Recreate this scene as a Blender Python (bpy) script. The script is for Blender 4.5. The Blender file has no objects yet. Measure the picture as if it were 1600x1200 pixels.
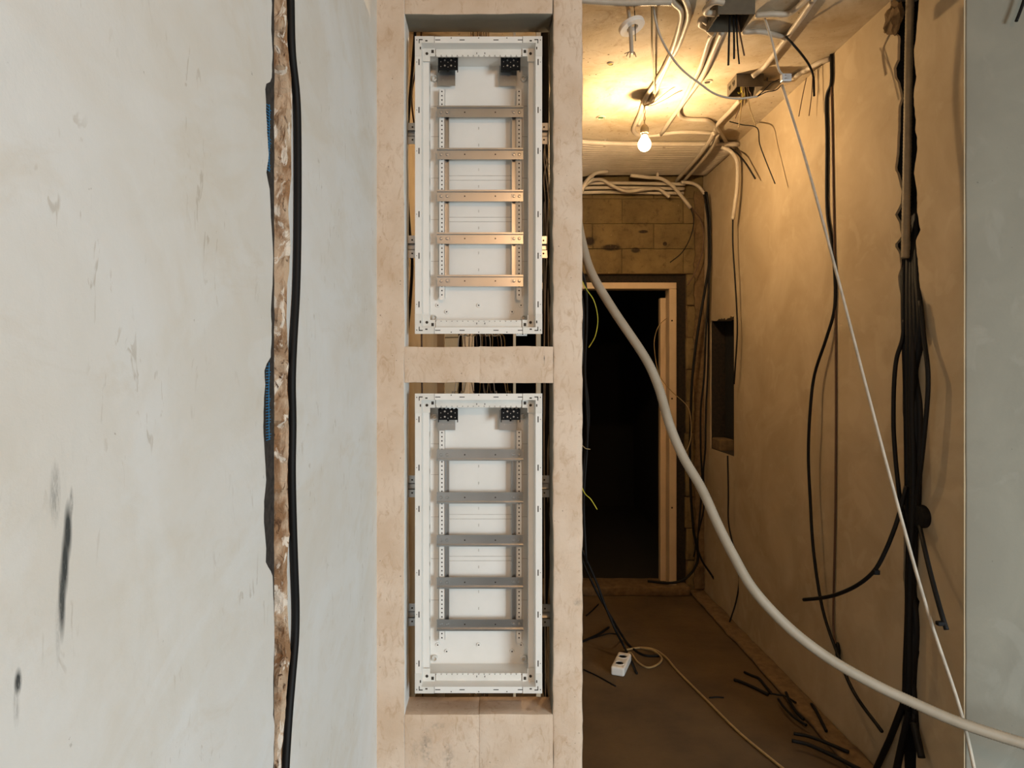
import bpy, bmesh, math, random
from mathutils import Vector, noise
random.seed(7)
S = bpy.context.scene
COL = S.collection

# ------------------------------------------------------------------ camera, light, exposure
F = 1067.0                 # focal length in pixels of the 1600 px wide photograph
VX, VY = 765.0, 579.0      # where the corridor's depth lines meet
CH = 1.43                  # camera height
cam_d = bpy.data.cameras.new('camera')
cam_d.sensor_width = 36.0
cam_d.lens = 36.0 * F / 1600.0
cam_d.shift_x = (800 - VX) / 1600.0
cam_d.shift_y = -(600 - VY) / 1600.0
cam_d.clip_start = 0.02
cam = bpy.data.objects.new('camera', cam_d); COL.objects.link(cam)
cam.location = (0, 0, CH); cam.rotation_euler = (math.pi / 2, 0, 0)
S.camera = cam

w = bpy.data.worlds.new('world'); S.world = w; w.use_nodes = True
w.node_tree.nodes['Background'].inputs[0].default_value = (0.75, 0.87, 1.0, 1)
w.node_tree.nodes['Background'].inputs[1].default_value = 0.6

def area(name, loc, rot, sx, sy, power, col):
    d = bpy.data.lights.new(name, 'AREA'); d.shape = 'RECTANGLE'; d.size = sx; d.size_y = sy
    d.energy = power; d.color = col
    o = bpy.data.objects.new(name, d); COL.objects.link(o); o.location = loc; o.rotation_euler = rot
    return o
WINX, WINY, WINZ = 3.3, -2.6, 1.12       # glazed balcony door in the rear wall
area('window_daylight', (WINX, WINY + 0.10, WINZ), (math.pi / 2 - 0.82, 0, 0.25), 1.5, 1.9, 305, (0.80, 0.935, 1.0))   # skylight slants down through the glass
def lamp(name, loc, power, col, r):
    d = bpy.data.lights.new(name, 'POINT'); d.energy = power; d.color = col; d.shadow_soft_size = r
    o = bpy.data.objects.new(name, d); COL.objects.link(o); o.location = loc
lamp('room_lamp', (0.6, -1.7, 2.55), 66, (1.0, 0.56, 0.27), 0.06)
BULB_L = 13000.0
S.view_settings.view_transform = 'Standard'
S.view_settings.look = 'None'
S.view_settings.gamma = 1.0
S.view_settings.exposure = 0.0
S.view_settings.use_curve_mapping = False
S.cycles.use_denoising = True
S.cycles.max_bounces = 8
S.cycles.diffuse_bounces = 5

# ------------------------------------------------------------------ coordinates
XL, XR = -0.327, 1.378     # left wall, corridor right wall
YP, YB = 1.98, 4.40        # partition front, corridor end wall
ZC = 2.70                  # ceiling
TP = 0.11                  # partition thickness
def P(px, py, Y): return Vector(((px - VX) / F * Y, Y, CH + (VY - py) / F * Y))
def onX(px, py, X): return P(px, py, X * F / (px - VX))
def onZ(px, py, Z): return P(px, py, (CH - Z) * F / (py - VY))

# ------------------------------------------------------------------ materials
def lin(c):
    out = []
    for v in c:
        v /= 255.0
        out.append(v / 12.92 if v <= 0.04045 else ((v + 0.055) / 1.055) ** 2.4)
    return (*out, 1)
class NT:
    def __init__(s, name):
        s.m = bpy.data.materials.new(name); s.m.use_nodes = True
        s.t = s.m.node_tree; s.b = s.t.nodes['Principled BSDF']
        s.pos = s.t.nodes.new('ShaderNodeTexCoord').outputs['Object']
    def n(s, k, **kw):
        x = s.t.nodes.new(k)
        for a, v in kw.items(): setattr(x, a, v)
        return x
    def link(s, a, b): s.t.links.new(a, b)
    def mapped(s, scale):
        mp = s.n('ShaderNodeMapping'); mp.inputs['Scale'].default_value = scale
        s.link(s.pos, mp.inputs['Vector']); return mp.outputs[0]
    def noise(s, scale, detail=5, rough=0.6, stretch=(1, 1, 1), dist=0.0):
        x = s.n('ShaderNodeTexNoise'); x.inputs['Scale'].default_value = scale
        x.inputs['Detail'].default_value = detail; x.inputs['Roughness'].default_value = rough
        x.inputs['Distortion'].default_value = dist
        s.link(s.mapped(stretch), x.inputs['Vector']); return x.outputs['Fac']
    def ramp(s, fac, a, b):
        x = s.n('ShaderNodeMapRange'); x.inputs['From Min'].default_value = a; x.inputs['From Max'].default_value = b
        s.link(fac, x.inputs['Value']); return x.outputs[0]
    def ramp2(s, fac, a, b, c, d):
        x = s.n('ShaderNodeMapRange'); s.link(fac, x.inputs['Value'])
        for k, v in (('From Min', a), ('From Max', b), ('To Min', c), ('To Max', d)): x.inputs[k].default_value = v
        return x.outputs[0]
    def math(s, op, a, b=None):
        x = s.n('ShaderNodeMath', operation=op)
        for i, v in enumerate((a, b)):
            if v is None: continue
            if isinstance(v, (int, float)): x.inputs[i].default_value = v
            else: s.link(v, x.inputs[i])
        return x.outputs[0]
    def mix(s, fac, a, b):
        x = s.n('ShaderNodeMix', data_type='RGBA')
        if isinstance(fac, (int, float)): x.inputs[0].default_value = fac
        else: s.link(fac, x.inputs[0])
        for i, v in ((6, a), (7, b)):
            if isinstance(v, tuple): x.inputs[i].default_value = v
            else: s.link(v, x.inputs[i])
        return x.outputs[2]
    def pits(s, scale, size, keep, stretch=(1, 1, 1)):
        v = s.n('ShaderNodeTexVoronoi'); v.inputs['Scale'].default_value = scale
        s.link(s.mapped(stretch), v.inputs['Vector'])
        dd = s.math('MULTIPLY', v.outputs['Distance'], s.ramp2(s.noise(scale * 1.7, 3, 0.7), 0.3, 0.7, 0.6, 2.6))
        near = s.ramp(dd, size, size * 0.5)
        sep = s.n('ShaderNodeSeparateColor'); s.link(v.outputs['Color'], sep.inputs[0])
        k = s.math('LESS_THAN', sep.outputs[0], keep)
        return s.math('MULTIPLY', near, k)
    def blob(s, axes, c, r, soft=0.5, grain=60, gmin=0.3, stretch=(1, 1, 1)):
        """a mark with its own shape at one place on the wall: axes = two of XYZ"""
        sp = s.n('ShaderNodeSeparateXYZ'); s.link(s.pos, sp.inputs[0])
        a = s.math('DIVIDE', s.math('SUBTRACT', sp.outputs[axes[0]], c[0]), r[0])
        b = s.math('DIVIDE', s.math('SUBTRACT', sp.outputs[axes[1]], c[1]), r[1])
        d = s.math('SQRT', s.math('ADD', s.math('MULTIPLY', a, a), s.math('MULTIPLY', b, b)))
        m = s.ramp(d, 1.0, 1.0 - soft)
        g = s.ramp(s.noise(grain, 4, 0.7, stretch), gmin, gmin + 0.3)
        return s.math('MULTIPLY', m, g)
    def bump(s, h, strength, dist=0.01):
        x = s.n('ShaderNodeBump'); x.inputs['Strength'].default_value = strength; x.inputs['Distance'].default_value = dist
        s.link(h, x.inputs['Height']); s.link(x.outputs[0], s.b.inputs['Normal'])
    def done(s, col, rough=0.8, metal=0.0):
        if isinstance(col, tuple): s.b.inputs['Base Color'].default_value = col
        else: s.link(col, s.b.inputs['Base Color'])
        s.b.inputs['Roughness'].default_value = rough; s.b.inputs['Metallic'].default_value = metal
        return s.m

def simple(name, c, rough=0.5, metal=0.0, c2=None, sc=30, bump=0.0, spec=0.5):
    t = NT(name); f = t.noise(sc, 4)
    if c2 is None: c2 = tuple(v * 0.86 for v in c)
    col = t.mix(t.ramp(f, 0.35, 0.7), lin(c), lin(c2))
    if bump: t.bump(f, bump, 0.004)
    t.b.inputs['Specular IOR Level'].default_value = spec
    return t.done(col, rough, metal)

def m_left():
    t = NT('left_wall_putty')
    col = t.mix(t.ramp(t.noise(2.4, 5, 0.6, (1, .7, 1), 0.8), 0.38, 0.64), lin((229, 229, 227)), lin((222, 218, 210)))
    col = t.mix(t.math('MULTIPLY', t.ramp(t.noise(4.2, 5, 0.6, (1, .55, 1), 1.2), 0.52, 0.62), 0.4), col, lin((217, 210, 197)))
    col = t.mix(t.math('MULTIPLY', t.ramp(t.noise(9, 6, 0.7, (1, .6, 1), 1.0), 0.58, 0.72), 0.28), col, lin((208, 196, 177)))
    col = t.mix(t.math('MULTIPLY', t.ramp(t.noise(5, 5, 0.6, (1, .6, 1), 1.2), 0.50, 0.60), 0.3), col, lin((232, 234, 234)))
    scr = t.math('MULTIPLY', t.ramp(t.noise(70, 3, 0.6, (1, .9, .3), 1.0), 0.62, 0.68), t.ramp(t.noise(6, 3), .50, .62))
    col = t.mix(t.math('MULTIPLY', scr, .35), col, lin((158, 142, 118)))
    col = t.mix(t.math('MULTIPLY', t.pits(48, 0.22, 0.10, (1, .8, .7)), 0.8), col, lin((120, 106, 90)))
    for c, r, k, g0 in (((0.514, 1.337), (0.0075, 0.028), .55, .34), ((0.5295, 1.3054), (0.0062, 0.027), 1.0, .12), ((0.5259, 1.2816), (0.0058, 0.03), 1.0, .12), ((0.5222, 1.255), (0.0054, 0.036), .95, .16), ((0.534, 1.327), (0.003, 0.014), .6, .3),
                    ((0.517, 1.232), (0.004, 0.03), .35, .36), ((0.4735, 1.214), (0.0045, 0.011), 1.0, .2), ((0.472, 1.20), (0.004, 0.02), .4, .36)):
        col = t.mix(t.math('MULTIPLY', t.blob((1, 2), c, r, 0.6, 90, g0, (1, 9, 1.2)), k), col, lin((66, 70, 70)))
    t.bump(t.noise(30, 6, 0.65, (1, .8, .8)), 0.2, 0.006)
    return t.done(col, 0.75)
def m_gypsum():
    t = NT('gypsum_block')
    col = t.mix(t.ramp(t.noise(6, 5, 0.6), 0.38, 0.66), lin((217, 197, 177)), lin((203, 178, 153)))
    col = t.mix(t.math('MULTIPLY', t.ramp(t.noise(22, 6, 0.7, (1.6, 1, .8), 1.5), 0.52, 0.70), 0.6), col, lin((178, 144, 110)))
    wv = t.noise(34, 3, 0.5, (1, 1, 1.6), 3.0)
    line = t.ramp(t.math('ABSOLUTE', t.math('SUBTRACT', wv, 0.5)), 0.006, 0.001)
    line = t.math('MULTIPLY', line, t.ramp(t.noise(9, 2), 0.57, 0.66))
    col = t.mix(t.math('MULTIPLY', line, 0.35), col, lin((130, 112, 98)))
    col = t.mix(t.math('MULTIPLY', t.pits(85, 0.24, 0.07), 0.7), col, lin((110, 92, 76)))
    for c, r, k in (((-0.185, 0.34), (0.022, 0.06), .65), ((-0.12, 0.31), (0.022, 0.05), .5), ((0.255, 0.76), (0.016, 0.015), .7), ((-0.15, 0.40), (.03, .012), .4), ((0.1585, 1.467), (.0022, .024), 1.0), ((-0.215, 0.33), (.012, .03), .4)):
        col = t.mix(t.math('MULTIPLY', t.blob((0, 2), c, r, 0.8, 90, 0.38), k), col, lin((98, 92, 86)))
    t.bump(t.noise(45, 6, 0.7), 0.22, 0.006)
    return t.done(col, 0.85)
def m_concrete(name, a, b, light, bump=0.15, stretch=(1, 1, 1), patch=0.3, pit=0.02):
    t = NT(name)
    col = t.mix(t.ramp(t.noise(3.0, 6, 0.6, stretch, 0.6), 0.36, 0.66), lin(a), lin(b))
    col = t.mix(t.math('MULTIPLY', t.ramp(t.noise(6, 5, 0.55, stretch, 1.2), 0.56, 0.64), patch), col, lin(light))
    col = t.mix(t.math('MULTIPLY', t.pits(70, 0.2, pit), 0.5), col, lin(tuple(v * .5 for v in a)))
    t.bump(t.noise(28, 6, 0.65), bump, 0.006)
    return t.done(col, 0.85)
def m_ceiling():
    t = NT('ceiling_concrete')
    col = t.mix(t.ramp(t.noise(3.5, 6, 0.65, (1, 1, 1), 0.5), 0.40, 0.64), lin((200, 188, 166)), lin((174, 156, 126)))
    col = t.mix(t.math('MULTIPLY', t.ramp(t.noise(11, 6, 0.7, (1, 1, 1), 1.5), 0.56, 0.72), 0.6), col, lin((140, 112, 78)))
    col = t.mix(t.math('MULTIPLY', t.pits(42, 0.26, 0.22), t.ramp(t.noise(5, 2), 0.42, 0.55)), col, lin((66, 50, 34)))
    col = t.mix(t.math('MULTIPLY', t.pits(110, 0.25, 0.15), 0.8), col, lin((80, 62, 42)))
    for c, r, k in (((0.50, 2.44), (0.13, 0.07), .6), ((0.40, 2.52), (.08, .04), .45), ((0.56, 2.55), (.07, .05), .4)):
        col = t.mix(t.math('MULTIPLY', t.blob((0, 1), c, r, 0.8, 22, 0.3), k), col, lin((110, 84, 54)))
    t.bump(t.noise(36, 6, 0.7), 0.3, 0.006)
    return t.done(col, 0.9)
def m_floor():
    t = NT('dusty_screed')
    col = t.mix(t.ramp(t.noise(3, 6, 0.6), 0.35, 0.65), lin((90, 71, 42)), lin((70, 54, 31)))
    col = t.mix(t.math('MULTIPLY', t.ramp(t.noise(16, 6, 0.7, (1, 1, 1), 1), 0.58, 0.70), 0.6), col, lin((80, 64, 44)))
    col = t.mix(t.math('MULTIPLY', t.pits(50, 0.2, 0.08), 0.7), col, lin((40, 30, 20)))
    t.bump(t.noise(24, 6, 0.7), 0.3, 0.008)
    return t.done(col, 0.9)
def m_block():
    t = NT('old_concrete_block')
    col = t.mix(t.ramp(t.noise(5, 6, 0.65), 0.36, 0.66), lin((118, 100, 64)), lin((88, 72, 42)))
    col = t.mix(t.math('MULTIPLY', t.ramp(t.noise(20, 6, 0.7), 0.56, 0.68), 0.6), col, lin((62, 48, 28)))
    col = t.mix(t.math('MULTIPLY', t.pits(60, 0.2, 0.012), 0.9), col, lin((190, 178, 148)))
    for px, py, rx, ry in ((921, 377, 10, 8), (955, 387, 17, 6), (993, 391, 8, 5), (1039, 381, 4, 4), (1005, 362, 9, 3)):
        p = P(px, py, YB)
        col = t.mix(t.blob((0, 2), (p.x, p.z), (rx * YB / F, ry * YB / F), 0.35, 40, 0.15), col, lin((40, 28, 16)))
    t.bump(t.noise(36, 6, 0.7), 0.4, 0.008)
    return t.done(col, 0.9)
def m_masonry():
    t = NT('broken_masonry')
    col = t.mix(t.ramp(t.noise(18, 5, 0.6, (1, 1, .5), 0.8), 0.42, 0.52), lin((150, 116, 84)), lin((196, 172, 146)))
    col = t.mix(t.ramp(t.noise(26, 5, 0.6, (1, 1, .4), 1.5), 0.55, 0.585), col, lin((226, 216, 202)))
    col = t.mix(t.ramp(t.noise(40, 6, 0.7, (1, 1, .45), 2.0), 0.60, 0.66), col, lin((88, 60, 38)))
    t.bump(t.noise(120, 5, 0.7), 0.6, 0.006)
    return t.done(col, 0.9)
def m_zinc():
    t = NT('zinc_plated_steel')
    col = t.mix(t.ramp(t.noise(9, 2, 0.5), 0.3, 0.7), lin((188, 190, 191)), lin((174, 176, 177)))
    return t.done(col, 0.30, 0.95)
def m_emit(name, col, s):
    t = NT(name)
    t.b.inputs['Emission Color'].default_value = col; t.b.inputs['Emission Strength'].default_value = s
    return t.done((1, .9, .75, 1), 0.3)

M = dict(
    left=m_left(), gypsum=m_gypsum(), ceiling=m_ceiling(), floor=m_floor(), block=m_block(), masonry=m_masonry(), zinc=m_zinc(),
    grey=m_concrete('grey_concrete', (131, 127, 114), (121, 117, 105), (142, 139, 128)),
    corr=m_concrete('corridor_plaster', (174, 157, 129), (157, 139, 110), (184, 168, 140), 0.10),
    dark=simple('dark_plaster_edge', (62, 56, 52), 0.95, 0, (30, 27, 26), 90, 0.5),
    hollow_shade=simple('hollow_shade_black', (20, 17, 15), 0.95, 0, (9, 8, 7), 40, 0.3),  # near-black colour paints in the shade inside chase and recess
    room=simple('room_painted_dark', (26, 22, 17), 0.95),  # lack of light in the far room is painted into this colour
    mortar=simple('mortar', (112, 90, 60), 0.95, 0, (84, 66, 42), 30, 0.5),
    white=simple('white_enamel', (232, 229, 224), 0.38, 0, (226, 223, 217), 8),
    whitep=simple('white_plastic', (224, 221, 214), 0.45, 0, (214, 210, 203), 20),
    seam=simple('dark_slot', (58, 50, 42), 0.9),
    tick=simple('faint_relief', (196, 190, 182), 0.6),
    screw=simple('steel_screw', (205, 205, 205), 0.3, 0.9),
    blackp=simple('black_plastic', (8, 8, 10), 0.7, 0, (5, 5, 7), spec=0.25),
    louvre=simple('louvre_shadow_grey', (150, 140, 126), 0.7),
    pipe=simple('dusty_grey_brown_pipe', (132, 118, 94), 0.6),
    cable=simple('black_cable_sheath', (13, 12, 13), 0.6, 0, (8, 8, 8), spec=0.25),
    brown=simple('brown_cable_sheath', (86, 58, 36), 0.5),
    conduit=simple('grey_conduit', (186, 176, 160), 0.5, 0, (168, 157, 140), 12),
    hose=simple('pale_grey_hose', (158, 147, 130), 0.6, 0, (144, 133, 115), 12),
    cord=simple('white_cord', (186, 176, 160), 0.55),
    dirty=simple('dirty_white_cord', (158, 136, 94), 0.6),
    box=simple('grey_junction_box', (92, 82, 66), 0.6),
    frame=simple('cream_door_frame', (196, 174, 144), 0.45, 0, (182, 160, 130), 6),
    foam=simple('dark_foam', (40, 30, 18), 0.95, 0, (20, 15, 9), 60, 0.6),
    yellow=simple('yellow_green_insulation', (200, 190, 50), 0.5),
    blue=simple('blue_mesh', (40, 130, 185), 0.6),
    green=simple('green_plastic', (70, 120, 80), 0.6),
    copper=simple('copper_wire', (200, 130, 70), 0.35, 0.8),
    clear=simple('connector_plastic', (200, 204, 208), 0.25),
    glass=None,
    bulb=m_emit('bulb_glow', (1.0, 0.67, 0.35, 1), BULB_L),
)

def m_glass():
    t = NT('glowing_thin_glass'); out = t.t.nodes['Material Output']
    tr = t.n('ShaderNodeBsdfTransparent'); em = t.n('ShaderNodeEmission')
    em.inputs[0].default_value = (1.0, 0.72, 0.40, 1); em.inputs[1].default_value = 9.0
    ad = t.n('ShaderNodeAddShader'); t.link(tr.outputs[0], ad.inputs[0]); t.link(em.outputs[0], ad.inputs[1]); t.link(ad.outputs[0], out.inputs[0])
    return t.m
M['glass'] = m_glass()
# ------------------------------------------------------------------ builders
def tag(o, label=None, cat=None, group=None, kind=None):
    if label: o['label'] = label
    if cat: o['category'] = cat
    if group: o['group'] = group
    if kind: o['kind'] = kind
    return o
def wloc(o):
    v = Vector((0, 0, 0))
    while o: v += o.location; o = o.parent
    return v
def thing(name, label, cat, loc=(0, 0, 0), group=None):
    o = bpy.data.objects.new(name, None); COL.objects.link(o); o.location = loc
    o.empty_display_size = 0.05
    return tag(o, label, cat, group)
def obj(name, verts, faces, mat, parent=None, origin=None, smooth=False):
    """link world-space geometry as one mesh object"""
    org = Vector(origin) if origin is not None else (Vector((0, 0, 0)) if not parent else wloc(parent))
    me = bpy.data.meshes.new(name)
    me.from_pydata([tuple(Vector(v) - org) for v in verts], [], faces)
    me.materials.append(M[mat])
    if smooth:
        for p in me.polygons: p.use_smooth = True
    me.update()
    o = bpy.data.objects.new(name, me); COL.objects.link(o)
    if parent:
        o.parent = parent; o.location = org - wloc(parent)
    else: o.location = org
    return o
class G:
    """collects shapes that make ONE part"""
    def __init__(s): s.v = []; s.f = []
    def add(s, v, f):
        n = len(s.v); s.v += [Vector(a) for a in v]; s.f += [tuple(i + n for i in q) for q in f]; return s
    def box(s, x0, x1, y0, y1, z0, z1):
        return s.add([(x0, y0, z0), (x1, y0, z0), (x1, y1, z0), (x0, y1, z0), (x0, y0, z1), (x1, y0, z1), (x1, y1, z1), (x0, y1, z1)],
                     [(0, 3, 2, 1), (4, 5, 6, 7), (0, 1, 5, 4), (1, 2, 6, 5), (2, 3, 7, 6), (3, 0, 4, 7)])
    def cyl(s, a, b, r0, r1=None, n=12):
        a = Vector(a); b = Vector(b); r1 = r0 if r1 is None else r1
        d = (b - a).normalized(); u = d.orthogonal().normalized(); w_ = d.cross(u)
        v = [];
        for c, r in ((a, r0), (b, r1)):
            for i in range(n):
                t = 2 * math.pi * i / n
                v.append(c + (u * math.cos(t) + w_ * math.sin(t)) * r)
        f = [(i, (i + 1) % n, n + (i + 1) % n, n + i) for i in range(n)] + [tuple(range(n - 1, -1, -1)), tuple(range(n, 2 * n))]
        return s.add(v, f)
    def lathe(s, c, prof, n=24, axis=(0, 0, 1)):
        """prof: list of (r, h) along the axis"""
        d = Vector(axis).normalized(); u = d.orthogonal().normalized(); w_ = d.cross(u); c = Vector(c)
        v = []; f = []
        for r, h in prof:
            for i in range(n):
                t = 2 * math.pi * i / n
                v.append(c + d * h + (u * math.cos(t) + w_ * math.sin(t)) * r)
        for k in range(len(prof) - 1):
            for i in range(n):
                f.append((k * n + i, k * n + (i + 1) % n, (k + 1) * n + (i + 1) % n, (k + 1) * n + i))
        f.append(tuple(range(n - 1, -1, -1))); f.append(tuple(range((len(prof) - 1) * n, len(prof) * n)))
        return s.add(v, f)
    def tube(s, pts, r, n=8, per=6, rings=None):
        pts = [Vector(p) for p in pts]
        path = catmull(pts, per) if len(pts) > 2 else pts
        if rings:                     # corrugation: even spacing, alternating radius
            path = resample(path, rings[0])
        m = len(path)
        tang = [(path[min(i + 1, m - 1)] - path[max(i - 1, 0)]).normalized() for i in range(m)]
        u = tang[0].orthogonal().normalized(); v = []; f = []
        for i in range(m):
            u = (u - tang[i] * u.dot(tang[i])).normalized(); w_ = tang[i].cross(u)
            rr = r if not rings else (r if i % 2 else r * rings[1])
            for k in range(n):
                t = 2 * math.pi * k / n
                v.append(path[i] + (u * math.cos(t) + w_ * math.sin(t)) * rr)
        for i in range(m - 1):
            for k in range(n):
                f.append((i * n + k, i * n + (k + 1) % n, (i + 1) * n + (k + 1) % n, (i + 1) * n + k))
        f.append(tuple(range(n - 1, -1, -1))); f.append(tuple(range((m - 1) * n, m * n)))
        return s.add(v, f)
    def obj(s, name, mat, parent=None, origin=None, smooth=False): return obj(name, s.v, s.f, mat, parent, origin, smooth)
def catmull(p, per):
    q = [p[0] * 2 - p[1]] + p + [p[-1] * 2 - p[-2]]
    out = []
    for i in range(1, len(q) - 2):
        a, b, c, d = q[i - 1:i + 3]
        for k in range(per):
            t = k / per
            out.append(0.5 * ((2 * b) + (c - a) * t + (2 * a - 5 * b + 4 * c - d) * t * t + (3 * b - a - 3 * c + d) * t ** 3))
    out.append(p[-1]); return out
def resample(path, step):
    out = [path[0]]; need = step
    for a, b in zip(path, path[1:]):
        L = (b - a).length; pos = 0.0
        while L - pos >= need:
            pos += need; out.append(a + (b - a) * (pos / L)); need = step
        need -= (L - pos)
    return out
def shade(o, angle=40):
    for p in o.data.polygons: p.use_smooth = True
    o.data.set_sharp_from_angle(angle=math.radians(angle)); return o
def bevel(o, wd, seg=2):
    m = o.modifiers.new('bevel', 'BEVEL'); m.width = wd; m.segments = seg; m.limit_method = 'ANGLE'; return o
def cable(name, pts, r, mat, label, cat='cable', n=8, per=6, rings=None, group=None):
    o = G().tube(pts, r, n, per, rings).obj(name, mat, None, pts[0], smooth=True)
    return tag(o, label, cat, group)
def rough_box(name, x0, x1, y0, y1, z0, z1, step, bev, amp, mat, parent=None, freq=9.0, kindpart=False):
    """a cast block: rounded, slightly uneven edges"""
    bm = bmesh.new()
    bmesh.ops.create_cube(bm, size=1.0)
    for v in bm.verts:
        v.co = Vector(((x0 + x1) / 2 + v.co.x * (x1 - x0), (y0 + y1) / 2 + v.co.y * (y1 - y0), (z0 + z1) / 2 + v.co.z * (z1 - z0)))
    for ax in range(3):
        lo, hi = ((x0, x1), (y0, y1), (z0, z1))[ax]
        k = int((hi - lo) / step)
        for i in range(1, k):
            co = [0, 0, 0]; no = [0, 0, 0]; co[ax] = lo + (hi - lo) * i / k; no[ax] = 1
            bmesh.ops.bisect_plane(bm, geom=bm.verts[:] + bm.edges[:] + bm.faces[:], plane_co=co, plane_no=no)
    sharp = [e for e in bm.edges if len(e.link_faces) == 2 and e.calc_face_angle(0) > 0.5]
    bmesh.ops.bevel(bm, geom=sharp, offset=bev, segments=2, affect='EDGES', profile=0.5)
    for v in bm.verts:
        d = noise.noise_vector(v.co * freq); d2 = noise.noise_vector(v.co * freq * 4)
        v.co += Vector((d.x, d.y * 0.5, d.z)) * amp + Vector((d2.x, d2.y * .5, d2.z)) * amp * 0.35
    me = bpy.data.meshes.new(name); bm.to_mesh(me); bm.free(); me.materials.append(M[mat])
    for p in me.polygons: p.use_smooth = True
    me.set_sharp_from_angle(angle=math.radians(55))
    o = bpy.data.objects.new(name, me); COL.objects.link(o)
    if parent: o.parent = parent
    return o
def interp(tab, y):
    if y <= tab[0][0]: return tab[0][1]
    for (a, p), (b, q) in zip(tab, tab[1:]):
        if y <= b: return p + (q - p) * (y - a) / (b - a)
    return tab[-1][1]
def panel(g, X, rows, dx):
    """a strip of wall in the plane x = X: rows of (z, y from, y to); its two ends return dx into the wall"""
    v = []
    for z, a, b in rows:
        for x in (X, X + dx): v += [(x, a, z), (x, b, z)]
    f = []
    for i in range(len(rows) - 1):
        p = i * 4; q = p + 4
        f += [(p, p + 1, q + 1, q), (p + 2, p, q, q + 2), (p + 1, p + 3, q + 3, q + 1), (p + 3, p + 2, q + 2, q + 3)]
    f += [(0, 2, 3, 1), (len(v) - 4, len(v) - 3, len(v) - 1, len(v) - 2)]
    g.add(v, f)
ZS = [ZC * i / 270 for i in range(271)]
def edge_rows(tab, X, jit=0.0, freq=30, seed=0.0):
    """edge position along the wall for every height, from the traced silhouette of the broken edge"""
    pts = []
    for py, px in tab:
        p = onX(px, py, X); pts.append((p.z, p.y))
    pts.sort()
    return [interp(pts, z) + jit * noise.noise(Vector((z * freq, seed, 0))) for z in ZS]

# ================================================================== SETTING
# ---- left wall with the broken chase
A_TAB = [(-300, 425), (0, 425), (45, 424), (85, 426), (128, 424), (132, 413), (145, 415), (200, 417), (240, 420), (275, 416), (290, 421), (350, 424), (400, 427), (440, 426),
         (490, 423), (510, 425), (558, 423), (575, 413), (600, 414), (660, 411), (700, 413), (750, 416), (780, 413), (810, 412), (860, 416), (878, 415), (890, 422),
         (900, 426), (960, 428), (1000, 429), (1060, 427), (1120, 427), (1130, 429), (1200, 427), (1500, 427)]
B_TAB = [(-300, 448), (0, 448), (60, 447), (100, 451), (150, 455), (200, 454), (280, 453), (330, 448), (360, 451), (400, 452), (450, 447), (500, 446), (550, 449), (600, 451),
         (640, 449), (700, 449), (760, 451), (830, 452), (850, 448), (900, 447), (960, 448), (1020, 453), (1060, 448), (1130, 444), (1200, 440), (1500, 440)]
a_e = edge_rows(A_TAB, XL, 0.0025, 60); b_e = edge_rows(B_TAB, XL, 0.004, 50, 3)
g = G()
panel(g, XL, [(z, -2.6, e) for z, e in zip(ZS, a_e)], -0.008)
panel(g, XL, [(z, e, YP + 0.06) for z, e in zip(ZS, b_e)], -0.075)
wall_left = tag(g.obj('wall_left', 'left'), kind='structure')
g = G(); panel(g, XL, [(0, YP + .06, YB + .15), (ZC, YP + .06, YB + .15)], -.05); g.obj('corridor_face', 'corr', wall_left)
g = G(); panel(g, XL - 0.008, [(z, -2.6, max(e + 0.004, 1.062 + 0.004 * noise.noise(Vector((z * 40, 9, 0))))) for z, e in zip(ZS, a_e)], -0.05)
tag(g.obj('plaster_undercoat', 'dark', wall_left), 'dark crumbly undercoat bared along the chase')
v = []; f = []; NS = 16
for i, (z, e) in enumerate(zip(ZS, b_e)):
    for k in range(NS):
        s = k / (NS - 1)
        q = Vector((s * 1.6, z * 14, 2.0)); q2 = Vector((s * 5, z * 45, 7.0))
        bul = 0.011 * noise.noise(q) + 0.006 * noise.noise(q2) + 0.004 * noise.cell(Vector((s * 3, z * 26, 1)))
        v.append((XL - 0.075 + 0.078 * s, e - 0.002 - max(0, bul + .010) * (1.0 if s < .95 else 0.25) - 0.006 * (1 - s), z))
for i in range(len(ZS) - 1):
    for k in range(NS - 1):
        f.append((i * NS + k, i * NS + k + 1, (i + 1) * NS + k + 1, (i + 1) * NS + k))
obj('broken_masonry', v, f, 'masonry', wall_left, smooth=False)
g = G(); g.box(XL - 0.09, XL - 0.075, 0.9, 1.25, 0, ZC); g.obj('chase_floor', 'masonry', wall_left)
g = G()                                         # torn glass-fibre mesh in the undercoat
for y0, y1 in ((150, 258), (566, 690)):
    z0 = P(0, y1, 1.0).z; z1 = P(0, y0, 1.0).z; n_ = int((z1 - z0) / 0.0044)
    yy = lambda z: 1.026 + 0.004 * noise.noise(Vector((z * 9, 5, 0)))
    g.tube([(XL - 0.0055, yy(z0 + (z1 - z0) * i / 12) + .004, z0 + (z1 - z0) * i / 12) for i in range(13)], 0.0007, 4, 2)
    for i in range(n_):
        z = z0 + 0.0044 * i
        L = random.uniform(0.008, 0.018)
        g.tube([(XL - 0.006, yy(z) - 0.008, z), (XL - 0.0045, yy(z) - 0.008 + L, z + random.uniform(-.001, .001))], 0.0007, 4)
tag(g.obj('reinforcing_mesh', 'blue', wall_left), 'torn blue plaster mesh', kind='stuff')

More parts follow.
